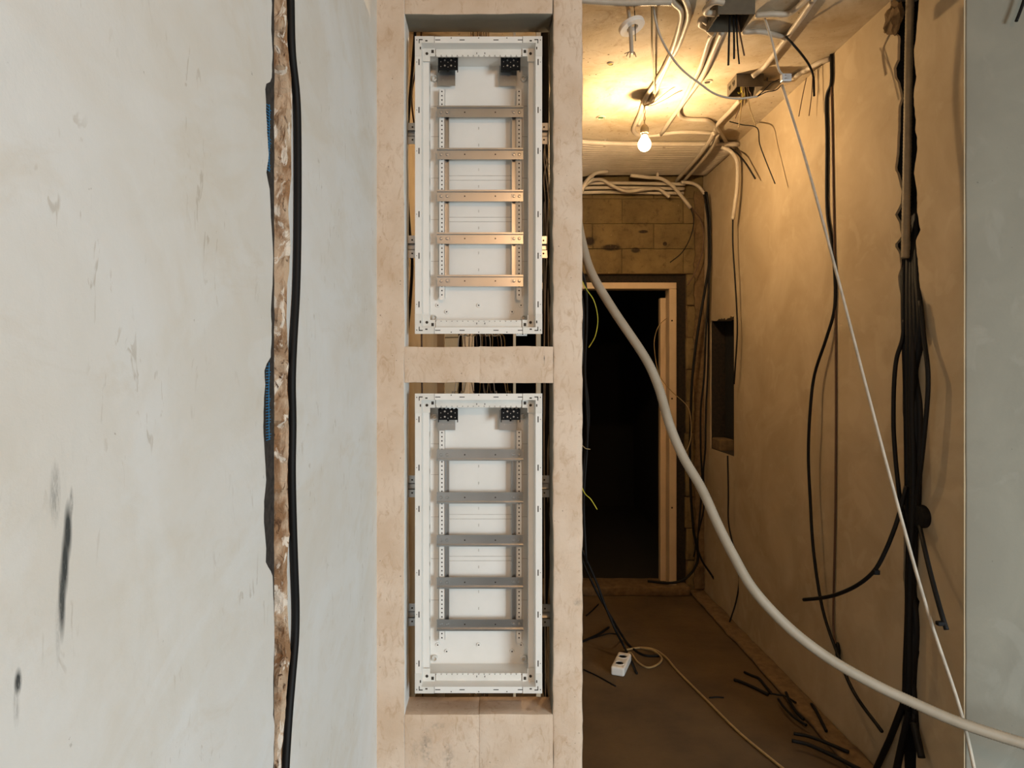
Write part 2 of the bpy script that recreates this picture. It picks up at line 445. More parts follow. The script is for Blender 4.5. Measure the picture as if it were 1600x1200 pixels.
# ---- partition holding the two cabinets
def PX(px): return (px - VX) / F * YP
def PZ(py): return CH + (VY - py) / F * YP
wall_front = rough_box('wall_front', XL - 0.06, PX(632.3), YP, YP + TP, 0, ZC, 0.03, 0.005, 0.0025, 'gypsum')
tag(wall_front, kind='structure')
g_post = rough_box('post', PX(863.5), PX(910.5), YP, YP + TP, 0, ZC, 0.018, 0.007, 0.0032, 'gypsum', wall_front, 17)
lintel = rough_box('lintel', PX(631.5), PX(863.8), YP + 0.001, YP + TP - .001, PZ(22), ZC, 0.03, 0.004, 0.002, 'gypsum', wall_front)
rough_box('block', PX(631.5), PX(749.6), YP + 0.001, YP + TP - .002, PZ(598), PZ(542), 0.025, 0.0010, 0.002, 'gypsum', wall_front, 13)
rough_box('block', PX(749), PX(864.4), YP + 0.0015, YP + TP - .001, PZ(598.5), PZ(541.5), 0.025, 0.0010, 0.002, 'gypsum', wall_front, 12)
rough_box('block', PX(632), PX(748.9), YP + 0.001, YP + TP - .001, 0, PZ(1117), 0.03, 0.0010, 0.0014, 'gypsum', wall_front)
rough_box('block', PX(749.1), PX(864.4), YP + 0.0015, YP + TP - .002, 0, PZ(1116.5), 0.03, 0.0010, 0.0014, 'gypsum', wall_front)

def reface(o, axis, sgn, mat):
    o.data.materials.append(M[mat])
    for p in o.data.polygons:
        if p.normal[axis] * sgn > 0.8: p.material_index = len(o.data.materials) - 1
reface(wall_front, 0, 1, 'left'); reface(g_post, 0, -1, 'grey'); reface(lintel, 2, -1, 'grey')  # left jamb recoloured paler to paint in window light; post and lintel turned grey
# ---- corridor right wall: chase, recess
C_FAR = [(-300, 1392), (0, 1392), (45, 1390), (57, 1403), (95, 1402), (105, 1396), (122, 1398), (130, 1403), (155, 1408), (165, 1404), (205, 1403), (215, 1402), (240, 1401), (265, 1398), (275, 1403), (300, 1409), (320, 1407), (335, 1398), (345, 1404), (370, 1409), (383, 1397), (395, 1405), (420, 1407), (430, 1403), (445, 1404), (470, 1409), (500, 1411), (530, 1409), (590, 1411), (640, 1410), (690, 1415), (750, 1414), (800, 1412), (870, 1412), (900, 1411), (940, 1415), (1000, 1414), (1060, 1412), (1090, 1408), (1300, 1410)]
C_NEAR = [(-300, 1437), (0, 1436), (60, 1431), (80, 1428), (100, 1429), (120, 1432), (140, 1428), (165, 1428), (185, 1431), (205, 1430), (215, 1433), (235, 1433), (250, 1431), (270, 1428), (300, 1433), (330, 1433), (360, 1438), (375, 1431), (400, 1433), (430, 1436), (460, 1438), (490, 1441), (530, 1446), (550, 1441), (575, 1431), (590, 1430), (620, 1440), (650, 1441), (700, 1440), (720, 1439), (735, 1432), (780, 1434), (800, 1436), (840, 1431), (880, 1427), (920, 1427), (940, 1437), (980, 1431), (1010, 1430), (1015, 1437), (1060, 1431), (1100, 1432), (1150, 1432), (1300, 1430)]
far_e = edge_rows(C_FAR, XR, 0.003, 45, 1); near_e = edge_rows(C_NEAR, XR, 0.003, 45, 2)
RY0, RY1, RZ0, RZ1 = 3.85, 4.26, 0.945, 1.735
g = G(); D = 0.09
panel(g, XR, [(z, YP + .004, e) for z, e in zip(ZS, near_e)], .009)
panel(g, XR, [(z, e, RY0) for z, e in zip(ZS, far_e)], .009)
rag = lambda y: RZ1 + 0.02 * noise.noise(Vector((y * 25, 4, 0))) + 0.01 * noise.noise(Vector((y * 80, 4, 0)))
ys = [RY0 + (RY1 - RY0) * i / 24 for i in range(25)]
for y0, y1 in zip(ys, ys[1:]):
    g.add([(XR, y0, rag(y0)), (XR, y1, rag(y1)), (XR, y1, ZC), (XR, y0, ZC), (XR + D, y0, rag(y0)), (XR + D, y1, rag(y1))],
          [(0, 1, 2, 3), (4, 5, 1, 0)])
panel(g, XR, [(0, RY0, RY1), (RZ0, RY0, RY1)], D)
g.add([(XR, RY0, RZ0), (XR + D, RY0, RZ0), (XR + D, RY0, ZC), (XR, RY0, ZC)], [(0, 1, 2, 3)])
panel(g, XR, [(0, RY1, YB + .15), (ZC, RY1, YB + .15)], D)
wall_right = tag(g.obj('wall_right', 'corr'), kind='structure')
G().box(XR + D, XR + D + 0.03, 2.0, 2.6, 0, ZC).obj('chase_floor', 'hollow_shade', wall_right)  # shade at the back of the chase is in the colour
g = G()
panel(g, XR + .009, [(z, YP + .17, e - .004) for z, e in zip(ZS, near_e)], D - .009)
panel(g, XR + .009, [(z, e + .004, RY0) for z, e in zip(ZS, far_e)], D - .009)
tag(g.obj('chase_lining', 'hollow_shade', wall_right), 'raw edge inside the chase, painted black as shade')  # chase sides coloured black to stand in for shade
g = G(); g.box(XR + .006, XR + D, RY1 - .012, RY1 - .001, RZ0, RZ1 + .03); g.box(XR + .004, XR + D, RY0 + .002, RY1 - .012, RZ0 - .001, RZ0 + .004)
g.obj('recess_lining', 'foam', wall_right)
G().box(XR + D - .002, XR + D + 0.03, RY0 - .05, RY1 + .05, RZ0 - .05, RZ1 + .08).obj('recess_floor', 'hollow_shade', wall_right)  # recess floor darkened in colour for the shade behind its near edge
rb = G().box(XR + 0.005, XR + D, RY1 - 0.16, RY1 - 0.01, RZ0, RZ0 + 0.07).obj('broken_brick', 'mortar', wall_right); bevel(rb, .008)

# ---- grey wall right of the corridor mouth
wr = rough_box('wall_near_right', XR + .004, 4.6, YP, YP + 0.16, 0, ZC, 0.10, 0.004, 0.0015, 'grey'); tag(wr, kind='structure')
# ---- end wall of the corridor, laid in blocks
DX0, DX1 = (716 - VX) / F * YB, (1073 - VX) / F * YB
DZ1 = CH + (VY - 428) / F * YB
g = G()
g.box(XL - .05, DX0, YB + 0.012, YB + 0.13, 0, ZC); g.box(DX1, XR + .05, YB + 0.012, YB + 0.13, 0, ZC); g.box(DX0, DX1, YB + 0.012, YB + 0.13, DZ1, ZC)
wall_back = tag(g.obj('wall_back', 'mortar'), kind='structure')
rows = 4; bh = (ZC - DZ1) / rows
for r in range(rows):
    xs = [XL] + [XL + 0.395 * k + (0.2 if r % 2 else 0.39) for k in range(5)] + [XR]
    xs = [x for x in xs if x <= XR]
    for x0, x1 in zip(xs, xs[1:]):
        rough_box('block', x0 + .0012, x1 - .0012, YB + random.uniform(-.002, .003), YB + .03, DZ1 + bh * r + .0012, DZ1 + bh * (r + 1) - .0012, .05, .003, .003, 'block', wall_back, 14)
for r in range(10):
    z0 = DZ1 * r / 10; z1 = DZ1 * (r + 1) / 10
    rough_box('block', DX1 + random.uniform(-.012, .012), XR - .003, YB + random.uniform(-.004, .003), YB + .03, z0 + .003, z1 - .003, .05, .005, .005, 'block', wall_back, 14)
    rough_box('block', XL + .003, DX0 - .002, YB + random.uniform(-.002, .003), YB + .03, z0 + .003, z1 - .003, .06, .004, .003, 'corr', wall_back, 14)
v = []; f = []                                   # ragged plaster band in the corner
for i in range(121):
    z = 0.03 + 2.55 * i / 120
    xe = (1084 + 5 * noise.noise(Vector((z * 7, 1, 1))) + 3 * noise.noise(Vector((z * 30, 1, 1))) - VX) / F * YB
    v += [(xe, YB - .004, z), (xe, YB - 0.02, z), (XR - .002, YB - 0.022 + .004 * noise.noise(Vector((z * 20, 3, 3))), z)]
for i in range(120):
    p = i * 3; f += [(p, p + 1, p + 4, p + 3), (p + 1, p + 2, p + 5, p + 4)]
obj('plaster_band', v, f, 'mortar', wall_back)
# ---- door frame, dark gap around it, room behind with its darkness put into the colour
FX0, FX1, FZ = (722 - VX) / F * YB, (1056 - VX) / F * YB, CH + (VY - 442) / F * YB
fw = 0.075
door = thing('door_1', None, None, (FX0, YB, 0)); door['kind'] = 'structure'
ft = 0.041
g = G(); g.box(FX0, FX1, YB - 0.02, YB + 0.08, FZ - ft, FZ); bevel(g.obj('frame_head', 'frame', door), .004)
for x0, x1 in ((FX0, FX0 + 0.048), (FX1 - 0.048, FX1)):
    bevel(G().box(x0, x1, YB - 0.02, YB + 0.08, 0.05, FZ - ft).obj('frame_jamb', 'frame', door), .004)
for x0, x1 in ((FX0 + .048, FX0 + 0.075), (FX1 - 0.085, FX1 - .048)):
    bevel(G().box(x0, x1, YB + 0.06, YB + 0.11, 0.05, FZ - ft - .05).obj('frame_rebate', 'frame', door), .003)
g = G()
for z in (0.55, 1.25, 1.75): g.cyl((FX1 - .03, YB - .021, z), (FX1 - .03, YB - .0195, z), .006, n=8)
g.obj('fixing_holes', 'seam', door)
g = G(); g.box(DX0, FX0, YB + .03, YB + .12, 0, FZ); g.box(FX1, DX1, YB + .03, YB + .12, 0, FZ); g.box(DX0, DX1, YB + .03, YB + .12, FZ, DZ1)
g.obj('mounting_foam', 'foam', door)
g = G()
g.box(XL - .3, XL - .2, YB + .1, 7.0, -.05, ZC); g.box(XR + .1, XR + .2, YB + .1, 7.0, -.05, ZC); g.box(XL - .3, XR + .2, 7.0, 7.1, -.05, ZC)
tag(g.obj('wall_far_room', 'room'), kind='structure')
tag(G().box(XL - .2, XR + .1, YB + .13, 7.0, 0.0, .03).obj('floor_far_room', 'room'), kind='structure')  # added slab, coloured near-black so the doorway reads as dark
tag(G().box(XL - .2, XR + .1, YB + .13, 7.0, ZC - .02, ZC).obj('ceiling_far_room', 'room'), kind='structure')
th = rough_box('trim_1', DX0, DX1, YB - 0.07, YB + .13, 0, 0.055, .04, .006, .006, 'mortar', None, 12); tag(th, kind='structure')
# ---- floor, ceiling, near room
fl = tag(G().box(XL - .4, 4.6, -2.6, 7.1, -0.1, 0).obj('floor', 'floor'), kind='structure')
ce = tag(G().box(XL - .4, 4.6, -2.6, 7.1, ZC, ZC + 0.12).obj('ceiling', 'ceiling'), kind='structure')
x0, x1, z0, z1 = WINX - .85, WINX + .85, WINZ - 1.0, WINZ + 1.0
g = G(); g.box(XL - .1, x0, -2.75, -2.6, 0, ZC); g.box(x1, 4.6, -2.75, -2.6, 0, ZC); g.box(x0, x1, -2.75, -2.6, 0, z0); g.box(x0, x1, -2.75, -2.6, z1, ZC)
tag(g.obj('wall_rear', 'grey'), kind='structure')
tag(G().box(4.5, 4.6, -2.6, YP + .1, 0, ZC).obj('wall_far_right', 'grey'), kind='structure')
win = thing('window_1', None, None, (WINX, -2.68, z0)); win['kind'] = 'structure'
g = G()
for a, b in ((x0, x0 + .06), (WINX - .04, WINX + .04), (x1 - .06, x1)): g.box(a, b, -2.70, -2.64, z0, z1)
g.box(x0, x1, -2.70, -2.64, z0, z0 + .06); g.box(x0, x1, -2.70, -2.64, z1 - .06, z1); g.obj('window_frame', 'white', win)
# mortar strip along the foot of the right wall
rough_box('baseboard_right', XR - 0.095, XR - .001, 2.2, YB, 0, 0.022, .035, .009, .006, 'mortar', None, 10)['kind'] = 'structure'

# ================================================================== DISTRIBUTION CABINETS
YF = YP + 0.012
K = YF / F
def hat_rail(x0, x1, zc, yfront, parent, name='din_rail'):
    h, lip, d, t = 0.0175, 0.0050, 0.0075, 0.0012
    prof = [(h, 0), (h - lip, 0), (h - lip, d), (-h + lip, d), (-h + lip, 0), (-h, 0)]
    back = [(-h, t), (-h + lip - t, t), (-h + lip - t, d + t), (h - lip + t, d + t), (h - lip + t, t), (h, t)]
    loop = prof + back; n = len(loop)
    v = [(x, yfront + b, zc + a) for x in (x0, x1) for a, b in loop]
    f = [(i, (i + 1) % n, n + (i + 1) % n, n + i) for i in range(n)]
    for k in range(5):
        a, b = k, k + 1; f.append((a, 11 - k, 10 - k, b)); f.append((n + a, n + b, n + 10 - k, n + 11 - k))
    return obj(name, v, f, 'zinc', parent, (x0, yfront, zc))
SCREW = {}
def shared(key, build, parent, at, mat, name):
    """one mesh for all alike small pieces; a linked copy for each place"""
    if key not in SCREW:
        gg = G(); build(gg); me = bpy.data.meshes.new(name); me.from_pydata([tuple(q) for q in gg.v], [], gg.f); me.materials.append(M[mat]); SCREW[key] = me
    o = bpy.data.objects.new(name, SCREW[key]); COL.objects.link(o); o.parent = parent; o.location = Vector(at) - wloc(parent); return o
def screw_shape(gg):
    gg.lathe((0, 0, 0), [(0.0048, 0), (0.0048, -0.0012), (0.0038, -0.0026), (0.0008, -0.0028)], 12, (0, 1, 0))
    gg.box(-.0028, .0028, -.0030, -.0024, -.0004, .0004)
def cabinet(top, bot, rails_py, brackets, label, toff):
    root = thing('distribution_cabinet', label, 'cabinet', P(747.5, bot, YF), 'distribution cabinets in the partition')
    X0, X1, Z0, Z1 = (648.5 - VX) * K, (847 - VX) * K, CH + (VY - bot) * K, CH + (VY - top) * K
    def o_(p): return p * K
    yr = lambda r: YF * r
    # flange, step and inner rim: rectangular rings
    def ring(g_, o0, y0, o1, y1):
        a = [(X0 + o0, y0, Z0 + o0), (X1 - o0, y0, Z0 + o0), (X1 - o0, y0, Z1 - o0), (X0 + o0, y0, Z1 - o0)]
        b = [(X0 + o1, y1, Z0 + o1), (X1 - o1, y1, Z0 + o1), (X1 - o1, y1, Z1 - o1), (X0 + o1, y1, Z1 - o1)]
        g_.add(a + b, [(i, (i + 1) % 4, 4 + (i + 1) % 4, 4 + i) for i in range(4)])
    fo = o_(10); rim = o_(20); yb = yr(1.06); ym = yr(1.02)
    g_ = G(); ring(g_, 0, YF + .003, 0, YF); ring(g_, 0, YF, fo, YF); ring(g_, fo, YF, fo + .002, ym); ring(g_, 0, YF + .003, fo, YF + .003)
    g_.obj('flange', 'white', root)
    g_ = G(); ring(g_, fo + .002, ym, rim, ym); ring(g_, rim, ym, rim + .001, ym + .006); g_.obj('inner_rim', 'white', root)
    g_ = G(); ring(g_, rim - .003, ym + .001, rim - .002, yb); ring(g_, rim - .005, ym + .001, rim - .005, yb + .002)
    g_.obj('side_wall', 'white', root)
    bx0, bx1, bz0, bz1 = X0 + rim - .003, X1 - rim + .003, Z0 + rim - .003, Z1 - rim + .003
    G().box(bx0, bx1, yb, yb + .003, bz0, bz1).obj('back_panel', 'white', root)
    # scalloped gland bars at top and bottom
    for sgn, ze in ((-1, Z1 - o_(19)), (1, Z0 + o_(19))):
        n_ = 16; xa, xb = X0 + o_(31), X1 - o_(31); st = (xb - xa) / n_
        v = []; f = []; zb = ze - sgn * o_(9)
        for i in range(n_ * 4 + 1):
            u = i / 4; ph = (u % 1)
            dz = (0.0022 if 0.2 < ph < 0.8 else 0.0)
            x = xa + st * u
            v += [(x, ym - .004, zb), (x, ym - .004, ze + sgn * (.005 + dz)), (x, ym - .002, ze + sgn * (.005 + dz))]
        for i in range(n_ * 4):
            p = i * 3; f += [(p, p + 1, p + 4, p + 3), (p + 1, p + 2, p + 5, p + 4)]
        bar = obj('gland_bar', v, f, 'whitep', root)
        g_ = G()
        for i in range(n_ + 1):
            x = xa + st * i; z = ze + sgn * .0035
            g_.box(x - .0013, x + .0013, ym - .0046, ym - .004, z - .0008, z + .0008)
        for dx in (-.006, .018): g_.box((X0 + X1) / 2 + dx - .001, (X0 + X1) / 2 + dx + .001, ym - .0046, ym - .004, ze - sgn * .003 - .0025, ze - sgn * .003 + .0025)
        g_.obj('bar_notches', 'seam', bar)
    # moulded corner pieces
    for sx, xc in ((1, X0), (-1, X1)):
        for sz, zc in ((1, Z0), (-1, Z1)):
            def bx(gg, a0, a1, y0, y1, b0, b1):
                xs = sorted((xc + sx * a0, xc + sx * a1)); zs = sorted((zc + sz * b0, zc + sz * b1)); gg.box(xs[0], xs[1], y0, y1, zs[0], zs[1])
            g_ = G(); bx(g_, -.0003, o_(30), YF - .0012, YF + .003, -.0003, o_(10)); bx(g_, -.0003, o_(10), YF - .0012, YF + .003, o_(10), o_(31))
            cp = g_.obj('corner_piece', 'whitep', root)
            g_ = G(); bx(g_, o_(10), o_(30), ym - .008, ym - .004, o_(10), o_(23)); bx(g_, o_(10), o_(22), ym - .008, ym - .004, o_(23), o_(31)); g_.obj('corner_seat', 'whitep', cp)
            g_ = G(); y0 = YF - .0017; y1 = YF - .0012
            bx(g_, o_(6), o_(12), y0, y1, o_(4.5), o_(6)); bx(g_, o_(6), o_(7.2), y0, y1, o_(4.5), o_(11))
            bx(g_, o_(16), o_(19.5), y0, y1, o_(6), o_(8)); bx(g_, o_(7.5), o_(9.3), y0, y1, o_(16.5), o_(20.5)); bx(g_, o_(2), o_(3.4), y0, y1, o_(5), o_(6.6))
            bx(g_, o_(24), o_(28), ym - .0085, ym - .008, o_(13), o_(18)); bx(g_, o_(30), o_(30.5), YF - .0010, YF + .002, 0, o_(10))
            g_.obj('corner_slots', 'seam', cp)
            G().cyl((xc + sx * o_(17), ym - .0095, zc + sz * o_(19)), (xc + sx * o_(17), ym - .008, zc + sz * o_(19)), o_(2.2), n=12).obj('corner_screw', 'seam', cp)
    # punched slots along the flange
    g_ = G()
    for frac in (40, 115, 179, 278, 343, 419):
        z = Z1 - o_(frac) * (bot - top) / 465
        for xc, s in ((X0, 1), (X1, -1)):
            g_.box(min(xc + s * o_(5.4), xc + s * o_(7)), max(xc + s * o_(5.4), xc + s * o_(7)), YF - .0005, YF + .001, z - o_(4.7), z + o_(4.7))
            g_.box(xc + s * o_(2.6) - .001, xc + s * o_(2.6) + .001, YF - .0005, YF + .001, z - .001, z + .001)
    for zc, s in ((Z1, -1), (Z0, 1)):
        for px in (684, 722, 775, 813):
            x = (px - VX) * K; g_.box(x - o_(4), x + o_(4), YF - .0005, YF + .001, min(zc + s * o_(4.8), zc + s * o_(6)), max(zc + s * o_(4.8), zc + s * o_(6)))
        for px in (705, 748, 792):
            x = (px - VX) * K; g_.box(x - .0015, x + .0015, YF - .0005, YF + .001, zc + s * o_(2.4) - .0013, zc + s * o_(2.4) + .0013)
    g_.obj('flange_slots', 'seam', root)
    # perforated uprights, with real holes over an added dark strip that paints their shade
    yp = yr(1.047); kp = yp / F
    zt = Z1 - o_(62); zb = Z1 - o_(402) * (bot - top) / 465
    for px in (690.5, 811):
        xc = (px - VX) * kp; w2, h2 = 0.0093, 0.0020
        cols = [-w2, -h2, h2, w2]; v = []; f = []
        n_ = int((zt - zb) / 0.0127); step = (zt - zb) / n_; zz = []
        for i in range(n_): zz += [zt - step * i, zt - step * i - step * .5 + .002, zt - step * i - step * .5 - .002]
        zz.append(zb)
        for z in zz:
            for c in cols: v.append((xc + c, yp, z))
        for i in range(len(zz) - 1):
            for k in range(3):
                if i % 3 == 1 and k == 1: continue
                f.append((i * 4 + k, i * 4 + k + 1, i * 4 + k + 5, i * 4 + k + 4))
        m = len(v); v += [(xc, yp, zb - .010), (xc - .005, yp, zb - .010), (xc + .005, yp, zb - .010)]
        f.append((len(zz) * 4 - 4, len(zz) * 4 - 1, m + 2, m + 1))
        up = obj('perforated_upright', v, f, 'white', root)
        G().box(xc - .006, xc + .006, yp + .004, yp + .005, zb, zt).obj('hole_shade_strip', 'seam', up)
        G().box(xc - w2, xc - w2 + .001, yp, yb, zb, zt).obj('upright_flange', 'white', up); G().box(xc + w2 - .001, xc + w2, yp, yb, zb, zt).obj('upright_flange', 'white', up)
    # support profiles and DIN rails
    yrail = yr(1.041); kr = yrail / F
    zs = [CH + (VY - py) * kr for py in rails_py]
    for px, s in ((698.5, 1), (803, -1)):
        xc = (px - VX) * yr(1.046) / F
        g_ = G(); ya = yr(1.0455)
        g_.box(xc - .0065, xc + .0065, ya + .010, ya + .0115, zs[-1] - .01, zs[0] + .01)
        g_.box(xc - .0065, xc - .005, ya, ya + .0115, zs[-1] - .01, zs[0] + .01); g_.box(xc + .005, xc + .0065, ya, ya + .0115, zs[-1] - .01, zs[0] + .01)
        g_.obj('support_profile', 'zinc', root)
    for z in zs:
        xa, xb = (682.5 - VX) * kr, (817.5 - VX) * kr
        rail = hat_rail(xa, xb, z, yrail, root)
        for px in (689, 698.5, 803, 811.5):
            shared('screw', screw_shape, rail, ((px - VX) * kr, yrail + .0074, z), 'screw', 'screw')
        for px in (726, 774):
            shared('hole', lambda gg: gg.cyl((0, -.0004, 0), (0, .001, 0), .0022, n=10), rail, ((px - VX) * kr, yrail + .0074, z), 'seam', 'rail_hole')
        for px, c in ((702, 1), (799.5, -1)):
            shared('tab%d' % c, lambda gg: gg.tube([(-.001 * c, -.0008, .0055), (.0008 * c, -.001, .003), (.001 * c, -.001, 0), (.0008 * c, -.001, -.003), (-.001 * c, -.0008, -.0055)], .0006, 5, 3),
                   rail, ((px - VX) * kr, yrail + .0074, z), 'screw', 'punched_tab')
    # black terminal blocks on their steel brackets
    yt = yr(1.03); kt = yt / F
    zt2 = Z1 - o_(toff)
    for pa, pb in ((684.5, 715.5), (782.5, 813)):
        xa, xb = (pa - VX) * kt, (pb - VX) * kt; hh = 0.0178
        br = G().box(xa - .004, xb - .010, yr(1.05), yr(1.05) + .0015, zt2 - .052, zt2 + .01).obj('terminal_bracket', 'zinc', root)
        g_ = G()
        for dx in (.012, .03, .042): g_.box(xa + dx - .0015, xa + dx + .0015, yr(1.05) - .0006, yr(1.05), zt2 - .036, zt2 - .033)
        g_.obj('bracket_screws', 'screw', br)
        g_ = G(); g_.box(xa + .001, xb - .001, yt, yt + .010, zt2 - hh, zt2 + hh - .003)
        for i in range(5): g_.cyl((xa + (xb - xa) * (.1 + .2 * i), yt, zt2 + hh - .003), (xa + (xb - xa) * (.1 + .2 * i), yt + .010, zt2 + hh - .003), .0035, n=8)
        for x in (xa, xb - .0025): g_.box(x, x + .0025, yt - .001, yt + .008, zt2 - hh - .007, zt2 + hh - .002)
        g_.box((xa + xb) / 2 - .003, (xa + xb) / 2 + .003, yt + .001, yt + .008, zt2 - hh - .004, zt2)
        for i in (.25, .5, .75): g_.box(xa + (xb - xa) * i - .0007, xa + (xb - xa) * i + .0007, yt - .0008, yt, zt2 - hh, zt2 + hh - .003)
        tb = g_.obj('terminal_block', 'blackp', root)
        g_ = G()
        for a, b in ((.34, .45), (.66, .45), (.34, -.45), (.66, -.45), (.5, .1), (.14, .2), (.86, .2), (.14, -.6), (.86, -.6), (.5, -.7)):
            c = Vector((xa + (xb - xa) * a, yt - .0010, zt2 + hh * b)); g_.cyl(c, c + Vector((0, .001, 0)), .0028 if a in (.34, .66) else .0014, n=8)
        g_.obj('terminal_screws', 'screw', tb)
    # moulded relief on the back panel
    g_ = G(); kb = yb / F
    for a, b in ((zs[1], zs[2]), (zs[2], zs[3])):
        mid = (a + b) / 2
        for d in (-.007, .007): g_.box((702 - VX) * kb, (800 - VX) * kb, yb - .001, yb, mid + d - .0007, mid + d + .0007)
    for i in range(4):
        for d in (.026, -.026):
            m_ = (zs[i] + zs[i + 1]) / 2 + d; g_.box((748 - VX) * kb - .001, (748 - VX) * kb + .001, yb - .001, yb, m_ - .004, m_ + .004)
    for z in [zs[0] + .03] + [(a + b) / 2 for a, b in zip(zs, zs[1:])]:
        for xa, xb in ((bx0 + .002, (686 - VX) * kb), ((816 - VX) * kb, bx1 - .002)): g_.box(xa, xb, yb - .001, yb, z - .0006, z + .0006)
    g_.obj('panel_rib', 'tick', root)
    for px, dz in ((684, .094), (698, .074), (748, .094), (800, .074), (814, .094)):
        shared('boss', lambda gg: gg.lathe((0, 0, 0), [(.007, .0), (.006, -.004), (.003, -.004)], 14, (0, 1, 0)), root, ((px - VX) * kb, yb, Z0 + dz), 'white', 'fixing_boss')
        shared('bossdot', lambda gg: gg.cyl((0, -.0046, 0), (0, -.003, 0), .0022, n=8), root, ((px - VX) * kb, yb, Z0 + dz), 'seam', 'fixing_hole')
    for px in (679.5, 818):
        for zc in (Z0 + .055, Z1 - .075):
            shared('clip', lambda gg: gg.lathe((0, 0, 0), [(.009, 0), (.009, -.012), (.006, -.014), (.005, -.006)], 14, (0, 1, 0)), root, ((px - VX) * kb, yb, zc), 'whitep', 'clip_socket')
    g_ = G()                                     # slanted louvres in the left side wall
    for i in range(12):
        z = Z1 - .10 - i * (Z1 - Z0 - .2) / 12
        xw = X0 + rim - .0018
        g_.add([(xw, ym + .012, z), (xw, ym + .05, z - .035), (xw, ym + .05, z - .039), (xw, ym + .012, z - .004), (xw + .002, ym + .03, z - .02)],
               [(0, 1, 4), (1, 2, 4), (2, 3, 4), (3, 0, 4)])
    g_.obj('side_louvre', 'louvre', root)
    # galvanised wall brackets in the gaps
    for side, pa, pb, y0, y1 in brackets:
        yk = yr(1.035); kk = yk / F
        xa, xb = (pa - VX) * kk, (pb - VX) * kk; z0, z1 = CH + (VY - y1) * kk, CH + (VY - y0) * kk; zm = (z0 + z1) / 2
        g_ = G(); hgt = z1 - z0
        g_.box(xa, xb, yk, yk + .002, zm + hgt * .12, z1); g_.box(xa, xb, yk, yk + .002, z0, zm - hgt * .12); g_.box(xa, xb, yk + .012, yk + .014, zm - hgt * .13, zm + hgt * .13)
        g_.box(xa, xb, yk, yk + .014, zm + hgt * .12, zm + hgt * .12 + .002); g_.box(xa, xb, yk, yk + .014, zm - hgt * .12 - .002, zm - hgt * .12)
        bk = g_.obj('mounting_bracket', 'zinc', root)
        g_ = G()
        for z in (zm + hgt * .3, zm - hgt * .3): g_.cyl(((xa + xb) / 2, yk - .0006, z), ((xa + xb) / 2, yk + .0005, z), .0028, n=8)
        g_.obj('bracket_holes', 'seam', bk)
    return root
cabinet(57, 521.5, (174, 240, 305.5, 372, 438.5), (('l', 637, 652, 192, 225), ('r', 843, 857, 192, 225), ('l', 636, 652, 368, 403), ('r', 843, 855.5, 369, 403)),
        'upper white open distribution cabinet with golden-lit rails in the partition niche', 27)
cabinet(615, 1083, (711, 778, 845, 911, 977), (('l', 636, 652, 743, 777), ('r', 843, 858, 743, 777), ('l', 636, 652, 943, 978), ('r', 843, 860, 944, 979)),
        'lower white open distribution cabinet with silver-grey rails near the floor', 34)
pl = thing('bracket_plate', 'small white punched plate sticking out under the upper cabinet', 'bracket', P(815, 522, YF + .02))
c = P(815, 520, YF + .02); G().box(c.x - .016, c.x + .016, c.y, c.y + .002, c.z - .009, c.z + .012).obj('plate', 'white', pl)
g = G()
for dx in (-.012, -.004, .003, .012): g.cyl((c.x + dx, c.y - .0006, c.z - .003), (c.x + dx, c.y + .001, c.z - .003), .003 if dx == .003 else .0015, n=8)
g.obj('plate_holes', 'seam', pl)

# ================================================================== CABLES BY THE LEFT WALL AND BEHIND THE CABINETS
def L(px, py, off=0.007): return onX(px, py, XL + off)
cable('power_cable', [L(452, -600), L(452.5, -300), L(453, -60), L(454, 0), L(456, 80), L(463, 150), L(465, 220), L(465, 350), L(463, 450), L(458, 540), L(456, 600), L(457, 660), L(456, 740), L(458, 830), L(460, 890), L(462, 950), L(461, 1000), L(456, 1060), L(451, 1120), L(446, 1200), L(444, 1260), L(448, 1500), L(455, 1900)],
      0.0065, 'cable', 'thick black cable hanging down the white wall beside the broken chase', n=12)
B = lambda pts, Y: [P(a, b, Y) for a, b in pts]
cable('power_cable', B([(650, 30), (645, 100), (640, 160), (636, 230), (636.5, 300), (640, 360), (644, 410), (641, 470), (636, 530), (634, 600)], 2.13), 0.0048, 'cable', 'black cable bowing down the gap left of the upper cabinet')
cable('power_cable', B([(662, -80), (657, 80), (650, 110), (643, 150), (648, 200), (655, 240), (660, 700), (660, 1240)], 2.2), 0.003, 'brown', 'brown cable slanting behind the top of the gap left of the upper cabinet')
for i, (x0, x1, x2, x3, rr, lab) in enumerate(((851, 852, 852, 852, .0125, 'thickest black cable behind the upper part of the right cabinet gap'), (858, 856, 853, 851, .0045, 'thin black cable just left of the right post beside the upper cabinet'))):
    cable('power_cable', B([(x0, 20), (x1, 110), (x2, 200), (x3, 330), (x3 + 2, 430), (x3 + 3, 520), (x3 + 6, 620)], 2.15 + .03 * i), rr, 'cable', lab)
cable('power_cable', B([(853, 300), (855, 340), (857, 380), (855, 440), (853, 500), (853, 560)], 2.125), .0055, 'cable', 'black cable bulging beside the lower part of the upper cabinet')
for i, xs in enumerate(((856, 850, 853, 857), (853, 857, 850, 852), (850, 852, 857, 854))):
    cable('cable_strand', B([(xs[0], 205), (xs[1], 240), (xs[2], 275), (xs[3], 310), (xs[0], 345), (xs[1], 600), (xs[2], 1200)], 2.11 + .012 * i), 0.0016, 'cord', 'pale thin strand tangled in the gap right of the upper cabinet', 'wire', 6, group='pale strands beside the upper cabinet')
cable('power_cable', B([(856, 590), (855, 660), (851, 740), (856, 860), (852, 960), (849, 1040), (852, 1080), (857, 1100)], 2.12), .0065, 'cable', 'black cable dropping behind the right side of the lower cabinet')
